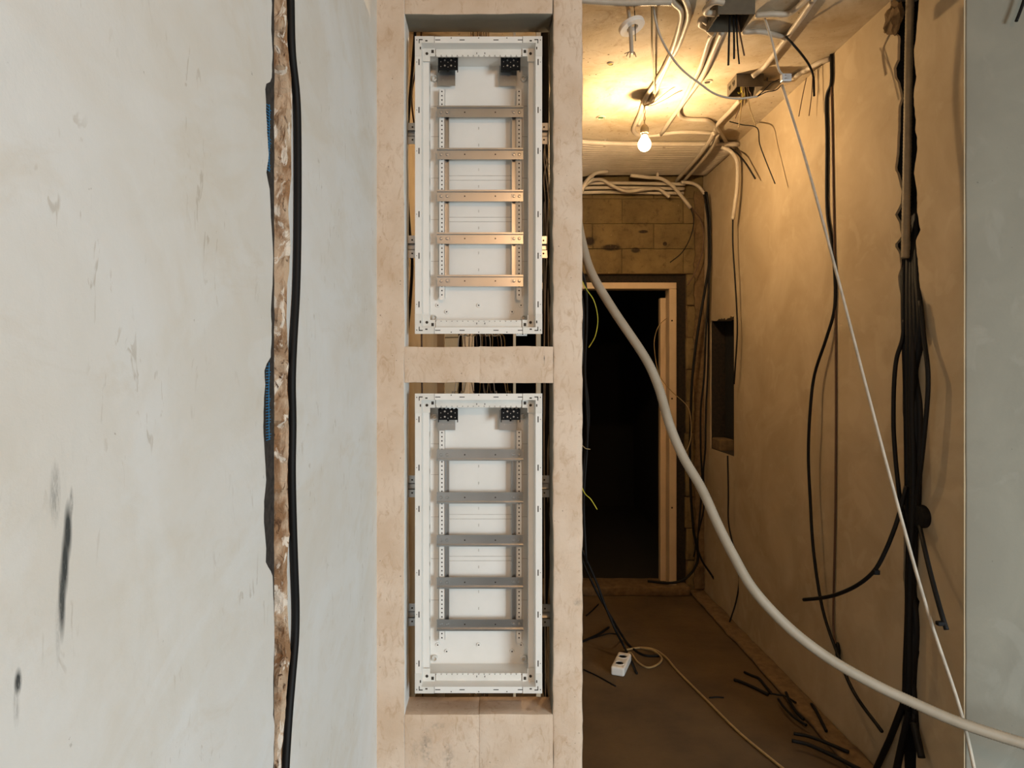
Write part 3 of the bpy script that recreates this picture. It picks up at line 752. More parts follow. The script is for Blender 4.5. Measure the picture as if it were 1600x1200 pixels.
cable('power_cable', B([(849, 640), (852, 700), (847, 760), (850, 820)], 2.16), .004, 'cable', 'slim black cable in the gap right of the lower cabinet top')
for i in range(14):
    x = 718 + i * 5.2 + random.uniform(-2, 2); d = random.uniform(-14, 14)
    cable('cable_strand', B([(748 + (x - 748) * .4, -95), (748 + (x - 748) * .4, 300), (748 + (x - 748) * .5, 505), (x, 525), (x + d * .3, 565), (x + d, 610), (x + d * 1.3, 650), (748 + d, 1000), (748 + d, 1240)], 2.24 + .02 * (i % 4)), 0.0017, ('cord', 'dirty', 'brown')[i % 3],
          'thin wire of the fan seen behind the band between the two cabinets', 'wire', 6, group='wires fanned between the cabinets')
def stud(px0, px1, Y, mat, label):
    a, b = P(px0, 500, Y), P(px1, 500, Y)
    t = thing('metal_stud' if mat == 'zinc' else 'timber_batten', label, 'stud', ((a.x + b.x) / 2, Y, 0))
    g_ = G(); g_.box(a.x, b.x, Y, Y + .002, 0, ZC); t2 = g_.obj('web', mat, t)
    if mat == 'zinc': G().box(a.x, a.x + .002, Y, Y + .04, 0, ZC).box(b.x - .002, b.x, Y, Y + .04, 0, ZC).obj('lip', mat, t)
    else: G().box(a.x, b.x, Y + .002, Y + .03, 0, ZC).obj('core', mat, t)
stud(683, 694, 2.6, 'frame', 'narrow pale batten behind the band between the cabinets')
stud(802, 806, 2.5, 'frame', 'slim pale batten standing behind the right of the cabinet band')
stud(838, 845, 2.5, 'frame', 'pale batten close behind the right cabinet gap')

# ================================================================== CORRIDOR CEILING
def C(px, py, drop=0.012): return onZ(px, py, ZC - drop)
CR = 0.0105
def cond(pts, label, r=CR, drop=0.0115, mat='conduit', group=None, rings=None):
    q = []
    for p in pts: q.append(C(p[0], p[1], p[2] if len(p) > 2 else drop))
    return cable('conduit', q, r, mat, label, 'conduit', 10, 6, rings, group)
cond([(1036, -20), (1052, 3), (1063, 14), (1064, 30), (1055, 65), (1045, 92), (1030, 120), (1008, 154), (1000, 178), (990, 202), (998, 211), (1020, 212), (1055, 207), (1088, 207), (1112, 208)], 'grey conduit bent down from the top, passing right over the lit bulb')
cond([(1062, -16), (1073, 6), (1076, 24), (1070, 45), (1058, 75), (1046, 95), (1030, 128), (1020, 150), (1008, 172), (998, 195)], 'grey conduit hugging the right side of the one over the bulb')
cond([(1115, 52), (1108, 62), (1096, 100), (1086, 122), (1072, 150), (1060, 172), (1066, 184), (1084, 187), (1105, 188), (1120, 200), (1132, 218), (1141, 232)], 'grey conduit from the large box ending in an S-bend')
cond([(1128, 50), (1120, 68), (1098, 118), (1075, 150), (1053, 180), (1033, 210)], 'straight grey conduit running from the large box down to the flat row')
cond([(1276, -8), (1250, 30), (1237, 48), (1215, 78), (1195, 104), (1176, 119, .03)], 'straight grey conduit from the top right into the smaller ceiling box')
cond([(1155, 158), (1140, 175), (1125, 190), (1118, 202), (1122, 222), (1134, 234)], 'short grey conduit from the smaller box bending toward the side wall')
cond([(1297, 92), (1280, 98), (1262, 108), (1238, 122)], 'short grey conduit from the side wall to the white connector')
cond([(1180, 24), (1205, 22), (1230, 22), (1245, 12), (1265, -6)], 'curved grey conduit leaving the right side of the large box')
cond([(1160, 50), (1190, 50), (1215, 56), (1231, 60)], 'grey conduit under the large box with a black cable in its end')
cond([(1122, 40), (1108, 37), (1097, 30), (1094, 38), (1104, 44), (1112, 52)], 'grey conduit looped at the left side of the large box', drop=.03)
cond([(1130, 4), (1118, 2), (1108, 8), (1102, 18), (1112, 21), (1124, 20)], 'grey conduit curling over the left top of the large box', drop=.045)
cond([(905, 0), (930, 2), (975, 4), (1020, 3), (1050, 3)], 'darker ribbed conduit along the top edge near the pillar', r=.013, drop=.03, rings=(.0035, .82))
cond([(1115, 208), (1108, 222), (1090, 246), (1072, 266), (1058, 282), (1051, 300, .04)], 'grey conduit crossing the flat row, left one of the crossing pair', drop=.055)
cond([(1121, 210), (1114, 228), (1096, 252), (1078, 272), (1064, 288), (1057, 300, .05)], 'grey conduit crossing the flat row, right one of the crossing pair', drop=.05)
# the flat row of conduits across the corridor
NB = 18
for i in range(NB):
    y = 3.765 + i * 0.0325
    fan = 0.0055 * i
    z = ZC - .022
    pts = [(XL + .1, y - .42 + .004 * i, z - fan * 3.2 - .01), (0.22, y - .20 + .004 * i, z - fan * 1.9), (0.42, y - .07 + .002 * i, z - fan * .7), (0.60, y - .018, z - fan * .12), (0.78, y - .004, z), (1.0, y, z - .002 * math.sin(i)), (1.22, y - .003 * (i % 3), z), (XR - .004, y, z)]
    cable('conduit', pts, 0.0138, 'conduit', 'thin grey conduit in the flat row across the ceiling behind the bulb', 'conduit', 10, 5, None, 'flat row of conduits behind the bulb')
# lower row tied to the end wall
for k, (z, y) in enumerate(((2.615, 4.33), (2.590, 4.345), (2.565, 4.36))):
    lab = ('topmost', 'middle', 'lowest')[k] + ' of three grey conduits strapped along the top of the end wall'
    cable('conduit', [(XL + .1, y - .02, z - .01), (.5, y, z), (.75, y, z + .004), (1.05, y, z), (1.24, y + .005, z - .002)], .0112, 'conduit', lab, 'conduit')
W = lambda px, py, Y=4.30: P(px, py, Y)
cable('conduit', [W(880, 320, 4.2), W(908, 297, 4.2), W(922, 283, 4.2), W(940, 281), W(958, 291), W(980, 299), W(1005, 296), W(1028, 295), W(1040, 303), W(1046, 308)], .0112, 'conduit', 'grey conduit sagging in a shallow wave below the flat row', 'conduit')
cable('conduit', [W(880, 330, 4.0), W(905, 305, 4.0), W(915, 285, 4.05), W(930, 271, 4.15), W(950, 268, 4.2)], .0112, 'conduit', 'grey conduit rising steeply beside the pillar edge to the flat row', 'conduit')
cable('conduit', [W(985, 274, 4.22), W(1010, 277, 4.22), W(1032, 279, 4.24), W(1050, 290, 4.26), W(1066, 308, 4.28), W(1079, 325, 4.3)], .0112, 'conduit', 'grey conduit drooping from the flat row with two cables in its cut end', 'conduit')
cable('conduit', [W(1064, 285, 4.32), W(1080, 286, 4.32), W(1092, 292, 4.32), W(1102, 304, 4.32)], .0112, 'conduit', 'short grey conduit arching into the far right corner', 'conduit')
cable('power_cable', [W(1079, 323), W(1084, 345), (W(1079, 370)), W(1066, 394), W(1047, 410)], .0032, 'cable', 'thin black cable curling from the drooping conduit over the blocks')
cable('power_cable', [W(1080, 324), W(1093, 340), W(1099, 362), W(1098, 390), W(1088, 422), W(1074, 446)], .004, 'brown', 'brown cable bowing from the drooping conduit to the door frame corner')
for i, (px, py) in enumerate(((945, 224), (1038, 226), (926, 278), (1027, 272))):
    p = C(px, py, .02) if i < 2 else W(px, py, 4.25)
    t = thing('cable_clip', ('upper left', 'upper right', 'lower left', 'lower right')[i] + ' of four small pale clips holding the conduit rows', 'clip', p)
    G().box(p.x - .006, p.x + .006, p.y - .012, p.y + .012, p.z - .016, p.z + .006).obj('clip_body', 'conduit', t)
    G().box(p.x - .002, p.x + .002, p.y - .008, p.y - .004, p.z + .006, p.z + .024).obj('nail', 'screw', t)
# junction boxes, open downwards
def jbox(x0, x1, y0, y1, z0, label):
    t = thing('junction_box', label, 'box', ((x0 + x1) / 2, (y0 + y1) / 2, ZC)); th_ = .003
    g_ = G(); g_.box(x0, x1, y0, y0 + th_, z0, ZC); g_.box(x0, x1, y1 - th_, y1, z0, ZC); g_.box(x0, x0 + th_, y0 + th_, y1 - th_, z0, ZC); g_.box(x1 - th_, x1, y0 + th_, y1 - th_, z0, ZC)
    g_.obj('box_wall', 'box', t)
    G().box(x0 + th_, x1 - th_, y0 + th_, y1 - th_, ZC - .006, ZC - .001).obj('box_base', 'blackp', t)
    yy = y0 + (y1 - y0) * .3
    for k in range(2):
        G().lathe((x0, y0 + (y1 - y0) * (.3 + .4 * k), (z0 + ZC) / 2), [(.012, .001), (.012, -.003), (.008, -.003), (.008, 0)], 14, (1, 0, 0)).obj('cable_entry', 'box', t)
    return t
b1a = onZ(1122, 22, 2.635); b1b = onZ(1180, 22, 2.635)
jb1 = jbox(b1a.x, b1b.x, b1a.y, b1a.y + .125, 2.635, 'larger grey open junction box at the top with four black wires hanging')
for k, (x0, y0, x1, y1, x2, y2) in enumerate(((1140, 30, 1139, 65, 1138, 102), (1146, 30, 1147, 60, 1147, 92), (1151, 30, 1152, 65, 1155, 100), (1152, 28, 1158, 62, 1163, 87))):
    Yw = b1a.y + .05 + .01 * k
    G().tube([P(x0, y0, Yw) + Vector((0, 0, .03)), P(x0, y0, Yw), P(x1, y1, Yw), P(x2, y2, Yw)], .0036 if k < 2 else .0028, 7).obj('wire', ('cable', 'cable', 'cable', 'brown')[k], jb1, smooth=True)
b2a = onZ(1151, 135, 2.645); b2b = onZ(1186, 135, 2.645)
jb2 = jbox(b2a.x, b2b.x + .02, b2a.y, b2a.y + .115, 2.645, 'smaller grey junction box with yellow and pale wires poking out')
for k, (x0, y0, x1, y1, x2, y2, mt) in enumerate(((1160, 145, 1158, 170, 1154, 200, 'dirty'), (1167, 142, 1172, 170, 1181, 197, 'dirty'), (1158, 142, 1162, 148, 1157, 160, 'yellow'), (1160, 140, 1155, 146, 1153, 144, 'yellow'), (1159, 143, 1156, 165, 1149, 185, 'brown'), (1163, 140, 1164, 150, 1163, 165, 'dirty'), (1170, 140, 1173, 146, 1174, 150, 'brown'))):
    Yw = b2a.y + .04 + .006 * k
    G().tube([P(x0, y0, Yw) + Vector((0, 0, .03)), P(x0, y0, Yw), P(x1, y1, Yw), P(x2, y2, Yw)], .0021, 6).obj('wire', mt, jb2, smooth=True)
p = onX(1215, 130, XR - .12)
# flat bar carrying the smaller box's lid
lid = C(1205, 137, .045)
t = thing('box_lid', 'dark flat plate beside the smaller junction box under its conduit', 'lid', lid)
bevel(G().box(b2b.x + .022, b2b.x + .105, b2a.y + .01, b2a.y + .10, 2.668, 2.674).obj('plate', 'box', t), .002)
G().box(b2b.x + .05, b2b.x + .055, b2a.y + .04, b2a.y + .045, 2.674, ZC).obj('post', 'box', t)
# ring hanging on a cable near the pillar
rc = P(987, 41, 2.40)
t = thing('ceiling_ring', 'white ring hanging on a grey cable below the ceiling by the pillar', 'ring', rc)
ax = Vector((-0.30, 0.16, 0.94)).normalized()
v = []; f = []; n = 40
u = ax.orthogonal().normalized(); w_ = ax.cross(u)
for r, h in ((.046, .006), (.046, -.006), (.044, -.008), (.021, -.008), (.019, -.006), (.019, .006)):
    for i in range(n):
        a = 2 * math.pi * i / n; v.append(rc + ax * h + (u * math.cos(a) + w_ * math.sin(a)) * r)
for k in range(6):
    for i in range(n):
        f.append((k * n + i, k * n + (i + 1) % n, ((k + 1) % 6) * n + (i + 1) % n, ((k + 1) % 6) * n + i))
shade(obj('ring_body', v, f, 'white', t))
G().tube([P(977, -30, 2.42), P(980, 0, 2.41), P(985, 45, 2.40), P(987, 83, 2.39)], .0068, 10).obj('hanging_cable', 'conduit', t, smooth=True)
for k, (dx, dy) in enumerate(((-11, 4), (-8, 8), (-3, 10), (4, 6), (7, 9))):
    G().tube([P(987, 80, 2.39), P(987 + dx * .6, 82, 2.39), P(987 + dx, 80 + dy, 2.38)], .0013, 5).obj('wire_end', 'brown', t)
G().tube([P(991, 0, 2.42), P(992, 30, 2.405), P(993, 64, 2.40)], .0016, 6).obj('pull_wire', 'seam', t)
# knocked-out holes with plugs
for px, py, r, mt, lab in ((939, 183, .024, 'green', 'oval green-lined box set in the ceiling beside the pillar'), (954, 99, .014, 'yellow', 'small round hole with yellowish plug in the ceiling near the ring'), (1106, 127, .02, 'seam', 'round knockout mark in the ceiling between two conduits')):
    c = onZ(px, py, ZC)
    t = thing('ceiling_socket', lab, 'socket', c)
    G().lathe((c.x, c.y, ZC), [(r, 0), (r, -.004), (r * .75, -.005), (r * .7, -.001)], 20).obj('socket_rim', 'ceiling', t)
    G().box(c.x - r * .5, c.x + r * .5, c.y - r * .5, c.y + r * .5, ZC - .003, ZC - .0005).obj('plug', mt, t)

# ================================================================== LAMP
bc = P(1007, 226, 3.14)
lampo = thing('light_bulb', 'glowing bare bulb hanging from the ceiling on twisted wires', 'lamp', bc)
prof = [(0.0005, -.031), (.010, -.0295), (.020, -.024), (.0275, -.013), (.030, 0), (.0285, .010), (.024, .020), (.018, .029), (.0145, .037), (.0135, .042)]
shade(G().lathe(bc, prof, 24).obj('glass', 'glass', lampo))
shade(G().lathe(bc, [(.0005, -.008), (.0045, -.0068), (.0074, -.003), (.008, 0), (.0074, .003), (.0045, .0068), (.0005, .008)], 16).obj('light_source', 'bulb', lampo))
G().tube([bc + Vector((0, 0, .0075)), bc + Vector((0, 0, .043))], .002, 6).obj('stem', 'screw', lampo)
shade(G().lathe(bc, [(.0135, .042), (.0145, .044), (.0135, .048), (.0145, .052), (.0135, .056), (.010, .064)], 16).obj('screw_cap', 'screw', lampo))
shade(G().lathe(bc, [(.017, .050), (.0195, .054), (.0195, .075), (.012, .088), (.006, .092)], 18).obj('lamp_holder', 'dirty', lampo))
tz = bc + Vector((0, 0, .09)); top = Vector((bc.x + .004, bc.y + .01, ZC - .002))
for s in (1, -1):
    pts = [tz + (top - tz) * (i / 10) + Vector((math.cos(i * 1.3) * .004 * s, math.sin(i * 1.3) * .004 * s, 0)) for i in range(11)]
    G().tube(pts, .0016, 6).obj('twisted_wire', 'dirty', lampo, smooth=True)
cable('flex_cord', [P(1018, -20, 2.36), P(1018.5, 20, 2.40), P(1019, 75, 2.55), P(1022, 125, 2.9), P(1023.5, 148, 3.08), P(1020, 160, 3.14), P(1010, 163, 3.13), P(1005, 164, 3.12)], .0034, 'dirty', 'pale flex hanging in a hook down to the bulb wires', 'cord')
cable('wire_end', [P(1008, 165, 3.12), P(1020, 164, 3.1), P(1040, 155, 3.08), P(1055, 146, 3.06), P(1066, 141, 3.06)], .0016, 'brown', 'upper of two stiff brown wires sticking right above the bulb', 'wire', 6)
cable('wire_end', [P(1008, 165, 3.11), P(1020, 161, 3.1), P(1038, 147, 3.08), P(1052, 137, 3.06), P(1074, 128, 3.05)], .0014, 'brown', 'longer stiff brown wire reaching toward the straight conduit', 'wire', 6)
cable('flex_cord', [P(1018, -25, 2.33), P(1024, 30, 2.38), P(1037, 68, 2.42), P(1062, 105, 2.48), P(1095, 132, 2.52), P(1120, 148, 2.54), P(1150, 154, 2.55), P(1183, 151, 2.55)], .0040, 'cord', 'grey-white flex sagging from the top to the white connector', 'cord', 10)
# connector and string
cn = P(1228, 122, 2.52)
t = thing('wire_connector', 'small white connector block hanging where the cords meet', 'connector', cn)
o = G().box(cn.x - .018, cn.x + .018, cn.y - .010, cn.y + .010, cn.z - .014, cn.z + .014).obj('body', 'clear', t); bevel(o, .003)
for dz in (-.006, .006): G().cyl((cn.x - .005, cn.y - .0125, cn.z + dz), (cn.x - .005, cn.y - .009, cn.z + dz), .003, n=10).obj('lever', 'screw', t)
for q in ([P(1183, 151, 2.55), P(1195, 140, 2.54), P(1205, 130, 2.53), P(1218, 124, 2.52)], [P(1183, 151, 2.55), P(1197, 144, 2.54), P(1212, 141, 2.53), P(1221, 133, 2.52)]):
    G().tube(q, .0018, 6).obj('lead', 'blackp', t, smooth=True)
cable('pull_cord', [P(1184, -20, 2.42), P(1190, 12, 2.44), P(1205, 60, 2.48), P(1216, 106, 2.51), P(1222, 116, 2.52)], .0042, 'cord', 'white cord dropping from the ceiling to the connector block', 'cord')
cable('pull_cord', [P(1222, 133, 2.51), P(1240, 190, 2.48), P(1262, 262, 2.42), P(1300, 400, 2.33), P(1350, 592, 2.2), P(1400, 780, 2.08), P(1450, 957, 1.98), P(1500, 1108, 1.90), P(1528, 1230, 1.84), P(1560, 1400, 1.72), P(1580, 1500, 1.66)], .0050, 'cord', 'long white cord stretched from the connector down across the right wall', 'cord')
# stray tails from the ceiling boxes
cable('power_cable', [C(1228, 58, .018), P(1238, 68, 2.46), P(1255, 88, 2.52), P(1266, 105, 2.55), P(1271, 122, 2.57), P(1272, 150, 2.56)], .0042, 'cable', 'black cable drooping from a conduit end near the string')
for q, lab in (([P(1270, 118, 2.57), P(1268, 150, 2.55), P(1264, 181, 2.54)], 'thin bare wire hanging under the drooping black cable, right one'), ([P(1260, 122, 2.6), P(1254, 150, 2.58), P(1248, 182, 2.57)], 'thin bare wire hanging under the drooping black cable, left one')):
    cable('wire_end', q, .0016, 'brown', lab, 'wire', 6)
RW = lambda px, py, off=.008: onX(px, py, XR - off)
cable('power_cable', [C(1140, 190, .02), C(1160, 195, .03), P(1183, 200, 3.30), P(1187, 225, 3.25), P(1198, 255, 3.2), P(1211, 287, 3.15)], .0028, 'cable', 'kinked thin black wire pointing down the wall beside the ceiling corner', 'wire')
cable('power_cable', [C(1140, 231, .02), P(1152, 240, 3.62), P(1165, 255, 3.55), P(1180, 279, 3.45)], .0045, 'cable', 'short black cable stub leaving the S-bend conduit end')
cable('conduit', [P(1128, 230, 3.72), P(1143, 238, 3.70), P(1152, 255, 3.70), P(1152, 290, 3.70), P(1148, 322, 3.72), P(1145, 343, 3.74)], .0108, 'conduit', 'grey conduit hanging down the right wall and cut off above the recess', 'conduit', 10)
cable('power_cable', [P(1145, 340, 3.75), P(1145, 380, 3.74), P(1148, 430, 3.72), P(1151, 480, 3.71), P(1152, 520, 3.70), P(1149, 570, 3.72), P(1147, 600, 3.76)], .0045, 'cable', 'black cable from the cut conduit hanging past the edge of the recess')

# ================================================================== RIGHT WALL CABLES
cable('power_cable', [RW(1299, 85), RW(1299, 128), RW(1293, 145), RW(1291, 165), RW(1292, 220), RW(1292, 323), RW(1299, 375), RW(1304, 420), RW(1304, 481), RW(1291, 529, .02), RW(1273, 584, .03), RW(1266, 640, .04), RW(1263, 710, .04), RW(1266, 780, .04), RW(1271, 860, .04), RW(1285, 950, .03), RW(1308, 1020, .03), RW(1335, 1083, .04), RW(1378, 1143, .05)], .0062, 'cable', 'long black cable on the right wall bowing out left then ending near the floor', n=10)
cable('power_cable', [RW(1298, 84, .005), RW(1300, 180, .005), RW(1302, 300, .005), RW(1305, 450, .005), RW(1306, 620, .005), RW(1305, 800, .005), RW(1302, 950, .006), RW(1303, 990, .008), RW(1309, 1022, .01)], .0040, 'brown', 'straight thin brown cable down the right wall behind the long black one')
p = RW(1309, 1015, .012)
t = thing('cable_plug', 'dark taped lump at the low end of the straight brown cable', 'cable end', p)
G().lathe(p, [(.004, -.03), (.009, -.022), (.010, 0), (.007, .02), (.004, .028)], 10).obj('tape', 'cable', t, smooth=True)
# conduit and bundle in the chase
cable('conduit', [RW(1424, -60, -.02), RW(1422, 0, -.015), RW(1420, 100, -.012), RW(1418, 220, -.010), RW(1416, 330, -.005), RW(1414.5, 404, .0)], .0135, 'pipe', 'upright grey-brown conduit standing in the black chase of the right wall', 'conduit', 12, 8, (.006, .94))
cb = (([(1424, 300), (1420, 420), (1420, 520), (1421, 600), (1423, 700), (1424, 800), (1420, 880), (1419, 960), (1416, 1040), (1414, 1090), (1404, 1120), (1388, 1160), (1365, 1210)], .016, 'black cable in the right wall chase, swinging left at its foot', .0105),
      ([(1430, 300), (1430, 420), (1432, 520), (1428, 590), (1432, 660), (1430, 760), (1428, 860), (1424, 960), (1424, 1060), (1421, 1110), (1410, 1160), (1399, 1210)], .012, 'black cable in the right wall chase, nearly upright at its foot', .0115),
      ([(1416, 300), (1413, 420), (1413, 500), (1416, 600), (1418, 720), (1420, 840), (1428, 950), (1423, 1020), (1428, 1090), (1431, 1140)], .008, 'black cable in the right wall chase that stops above the floor', .010),
      ([(1432, 300), (1434, 420), (1440, 520), (1430, 580), (1437, 640), (1436, 740), (1430, 830), (1426, 900), (1432, 980), (1428, 1050), (1424, 1130)], .004, 'black cable at the near edge of the right wall chase', .0115),
      ([(1428, 320), (1425, 430), (1426, 540), (1425, 640), (1428, 740), (1424, 850), (1421, 950), (1420, 1050), (1418, 1110)], .022, 'black cable standing proudest in the middle of the chase bundle', .0105),
      ([(1422, 320), (1437, 480), (1436, 540), (1427, 600), (1433, 690), (1434, 780), (1424, 900), (1428, 1000), (1422, 1120)], .009, 'black cable weaving behind the chase bundle', .0105))
for pts, off, lab, rr in cb:
    cable('power_cable', [RW(a, b, off if b > 440 else (-.012 if b > 400 else -.055)) for a, b in pts], rr, 'cable', lab, n=10)
cable('power_cable', [RW(1413, 500, .015), RW(1410, 530, .02), RW(1401, 560, .03), RW(1397, 600, .035), RW(1396, 660, .035), RW(1398, 700, .035), RW(1402, 745, .03), RW(1408, 790, .02), RW(1418, 830, .015)], .0068, 'cable', 'black cable looping out left of the chase at mid height', n=10)
cable('power_cable', [RW(1438, 470, .015), RW(1444, 530, .02), RW(1449, 570, .03), RW(1450, 605, .03), RW(1447, 650, .03), RW(1440, 720, .03), RW(1432, 780, .02), RW(1428, 830, .015)], .0068, 'cable', 'black cable looping out right of the chase at mid height', n=10)
ar = thing('power_cable', 'black cable arcing from the chase to the left with a small clip on it', 'cable', RW(1418, 770, .02))
G().tube([RW(1416, 760, .03), RW(1408, 792, .04), RW(1398, 825, .06), RW(1383, 862, .08), RW(1366, 892, .10), RW(1340, 914, .12), RW(1310, 928, .13), RW(1285, 934, .14), RW(1256, 937, .15)], .0068, 10).obj('sheath', 'cable', ar, smooth=True)
q = RW(1368, 893, .10); bevel(G().box(q.x - .008, q.x + .012, q.y - .008, q.y + .008, q.z - .010, q.z + .006).obj('clip', 'blackp', ar), .003)
tl = thing('power_cable', 'black cable tail slanting right of the chase with a clip near its tip', 'cable', RW(1438, 826, .02))
G().tube([RW(1437, 822, .02), RW(1443, 850, .04), RW(1452, 888, .06), RW(1463, 930, .08), RW(1472, 962, .09), RW(1479, 984, .09)], .0068, 10).obj('sheath', 'cable', tl, smooth=True)
q = RW(1470, 974, .10); bevel(G().box(q.x - .012, q.x + .010, q.y - .008, q.y + .008, q.z - .006, q.z + .006).obj('clip', 'blackp', tl), .003)
p = RW(1438, 807, .012)
t = thing('socket_box', 'round black back box hanging at the chase with cables behind', 'box', p)
shade(G().lathe(p, [(.012, -.012), (.034, -.010), (.036, .0), (.036, .014), (.030, .016)], 22, (1, 0, 0)).obj('cup', 'blackp', t))
G().cyl(p + Vector((-.013, 0, 0)), p + Vector((-.009, 0, 0)), .009, n=12).obj('knockout', 'cable', t)
p = RW(1434, 1165, .02)
t = thing('taped_cable_end', 'thick taped black cable end low at the chase foot', 'cable end', p)
a, b = RW(1428, 1130, .015), RW(1440, 1184, .03)
G().tube([a, a + (b - a) * .3, a + (b - a) * .65, b], .011, 10, 5).obj('tape', 'cable', t, smooth=True)
G().tube([a + Vector((0, 0, .03)), a], .006, 8).obj('core', 'cable', t, smooth=True)
# loose plaster hanging at the chase top
p = RW(1396, 30, .0)
t = thing('mortar_lump', 'pale broken lump of mortar clinging to the top of the chase', 'rubble', p)
bm = bmesh.new(); bmesh.ops.create_icosphere(bm, subdivisions=3, radius=1)
vs = []; fs = [tuple(x.index for x in fc.verts) for fc in bm.faces]
for vv in bm.verts:
    d = vv.co * (1 + .5 * noise.noise(vv.co * 2.1)); vs.append(p + Vector((d.x * .02, d.y * .04, d.z * .055)))
bm.free(); obj('lump', vs, fs, 'mortar', t)
# far corner cables
KC = lambda pts, Y: [P(a, b, Y) for a, b in pts]
cable('power_cable', KC([(1102, 300), (1106, 320), (1109, 360), (1108, 410), (1102, 450), (1094, 495), (1086, 550), (1081, 600), (1079, 660), (1078, 720), (1080, 780), (1084, 830), (1091, 868), (1084, 890), (1068, 906), (1045, 911), (1012, 908)], 4.27), .0085, 'cable', 'thick black cable falling from the far corner and curling left along the floor')
cable('power_cable', KC([(1104, 300), (1109, 340), (1110, 400), (1107, 460), (1103, 520), (1100, 590), (1095, 640), (1095, 700), (1097, 750), (1094, 800), (1090, 850), (1096, 874), (1108, 893), (1120, 909), (1132, 911)], 4.20), .0062, 'cable', 'black cable in the far corner ending in a foot curled right')
cable('power_cable', KC([(1100, 304), (1106, 350), (1107, 430), (1107, 520), (1106, 580), (1103, 640), (1102, 700), (1099, 740), (1100, 790), (1092, 830), (1084, 870)], 4.24), .0055, 'cable', 'black cable between the other two in the far corner')
cable('power_cable', KC([(1137, 712), (1138, 770), (1138, 812), (1143, 842), (1150, 868), (1155, 905), (1150, 940), (1140, 972)], 3.78), .0045, 'cable', 'thin black cable dropping below the recess to the floor')
cable('flex_cord', [P(1042, 497, 4.378)] + KC([(1030, 508), (1023, 528), (1023, 550), (1030, 585), (1048, 610), (1070, 630), (1078, 645), (1080, 678), (1075, 700), (1066, 712)], 4.2), .0026, 'dirty', 'thin pale wire looping across the right door jamb', 'wire', 6)
# ================================================================== HOSE
H = [(850, 40, 2.62), (868, 150, 2.46), (886, 255, 2.35), (900, 330, 2.28), (911, 385, 2.24), (925, 428, 2.21), (958, 484, 2.17), (1008, 559, 2.12), (1029, 605, 2.10), (1046, 663, 2.07), (1067, 713, 2.05), (1096, 763, 2.02), (1121, 818, 1.99), (1146, 868, 1.96), (1178, 922, 1.93), (1232, 980, 1.90), (1294, 1028, 1.87), (1364, 1068, 1.84), (1425, 1097, 1.81), (1499, 1129, 1.77), (1600, 1162, 1.72), (1720, 1196, 1.66), (1900, 1240, 1.60), (2150, 1330, 1.62), (2350, 1480, 1.65)]
cable('corrugated_hose', [P(*h) for h in H], .0148, 'hose', 'thick pale ribbed hose sweeping from behind the pillar to the lower right', 'hose', 14, 10, (.0031, .90))
# ================================================================== BY THE PILLAR EDGE
cable('wire_end', [P(900, 420, 2.3), P(915, 450, 2.32), (P(928, 470, 2.34)), P(934, 498, 2.34), P(930, 525, 2.33), P(920, 543, 2.32)], .0017, 'yellow', 'yellow-green wire bowing out of the pillar edge below the hose', 'wire', 6)
cable('wire_end', [P(900, 735, 2.3), P(912, 768, 2.32), P(923, 780, 2.33), P(933, 796, 2.33)], .0017, 'yellow', 'short yellow-green wire end sticking out low beside the pillar', 'wire', 6)
cable('wire_end', [P(905, 690, 2.3), P(914, 700, 2.32), P(922, 702, 2.33)], .0016, 'dirty', 'pale wire tip poking out at mid height beside the pillar', 'wire', 6)
for i, (pts, lab) in enumerate((([(895, 400), (914, 440), (917, 500), (914, 580), (918, 680), (912, 780), (916, 880)], 'black cable hanging close along the pillar edge'), ([(890, 420), (910, 470), (911, 560), (920, 650), (911, 740), (905, 850)], 'black cable partly hidden behind the pillar edge'))):
    cable('power_cable', B(pts, 2.38 + .05 * i), .0045, 'cable', lab)
ground = lambda px, py, r: onZ(px, py, r)
cable('power_cable', [P(900, 850, 3.6), P(920, 899, 3.55), P(938, 935, 3.52), P(957, 968, 3.48), ground(972, 993, .03), ground(985, 1010, .006), ground(1005, 1023, .006), ground(1030, 1025, .006)], .006, 'cable', 'black cable leaning down from the pillar to the floor, curling at the pale cord')
cable('power_cable', [P(905, 850, 3.5), P(930, 905, 3.48), P(945, 945, 3.46), P(962, 985, 3.42), ground(975, 1010, .03), ground(985, 1030, .006), ground(995, 1052, .006)], .006, 'cable', 'black cable leaning down from the pillar, its tip beside the floor socket')
# ================================================================== FLOOR
sp = ground(967, 1052, 0)
t = thing('socket_strip', 'white two-gang extension socket lying on the corridor floor', 'socket', sp)
ang = math.radians(-22); cu, su = math.cos(ang), math.sin(ang)
def rot(x, y, z): return Vector((sp.x + x * cu - y * su, sp.y + x * su + y * cu, z))
def rbox(x0, x1, y0, y1, z0, z1):
    g_ = G(); g_.box(x0, x1, y0, y1, z0, z1); g_.v = [rot(q.x, q.y, q.z) for q in g_.v]; return g_
bevel(rbox(-.032, .032, -.035, .15, 0, .042).obj('body', 'whitep', t), .009, 3)
for y in (.015, .095):
    c = rot(0, y, .042)
    G().lathe(c, [(.023, 0), (.023, .002), (.019, .002), (.018, -.001)], 18).obj('outlet', 'whitep', t)
    for dx in (-.008, .008): d = rot(dx, y, .042); G().cyl(d, d + Vector((0, 0, .0025)), .003, n=8).obj('pin_hole', 'seam', t)
cable('flex_cord', [rot(0, .148, .02), ground(985, 1020, .007), ground(996, 1034, .006), ground(1012, 1043, .006), ground(1028, 1038, .006), ground(1034, 1028, .010), ground(1022, 1017, .016), ground(1005, 1013, .008), ground(1000, 1012, .006)], .0048, 'dirty', 'pale flex looped beside the floor socket', 'cord')
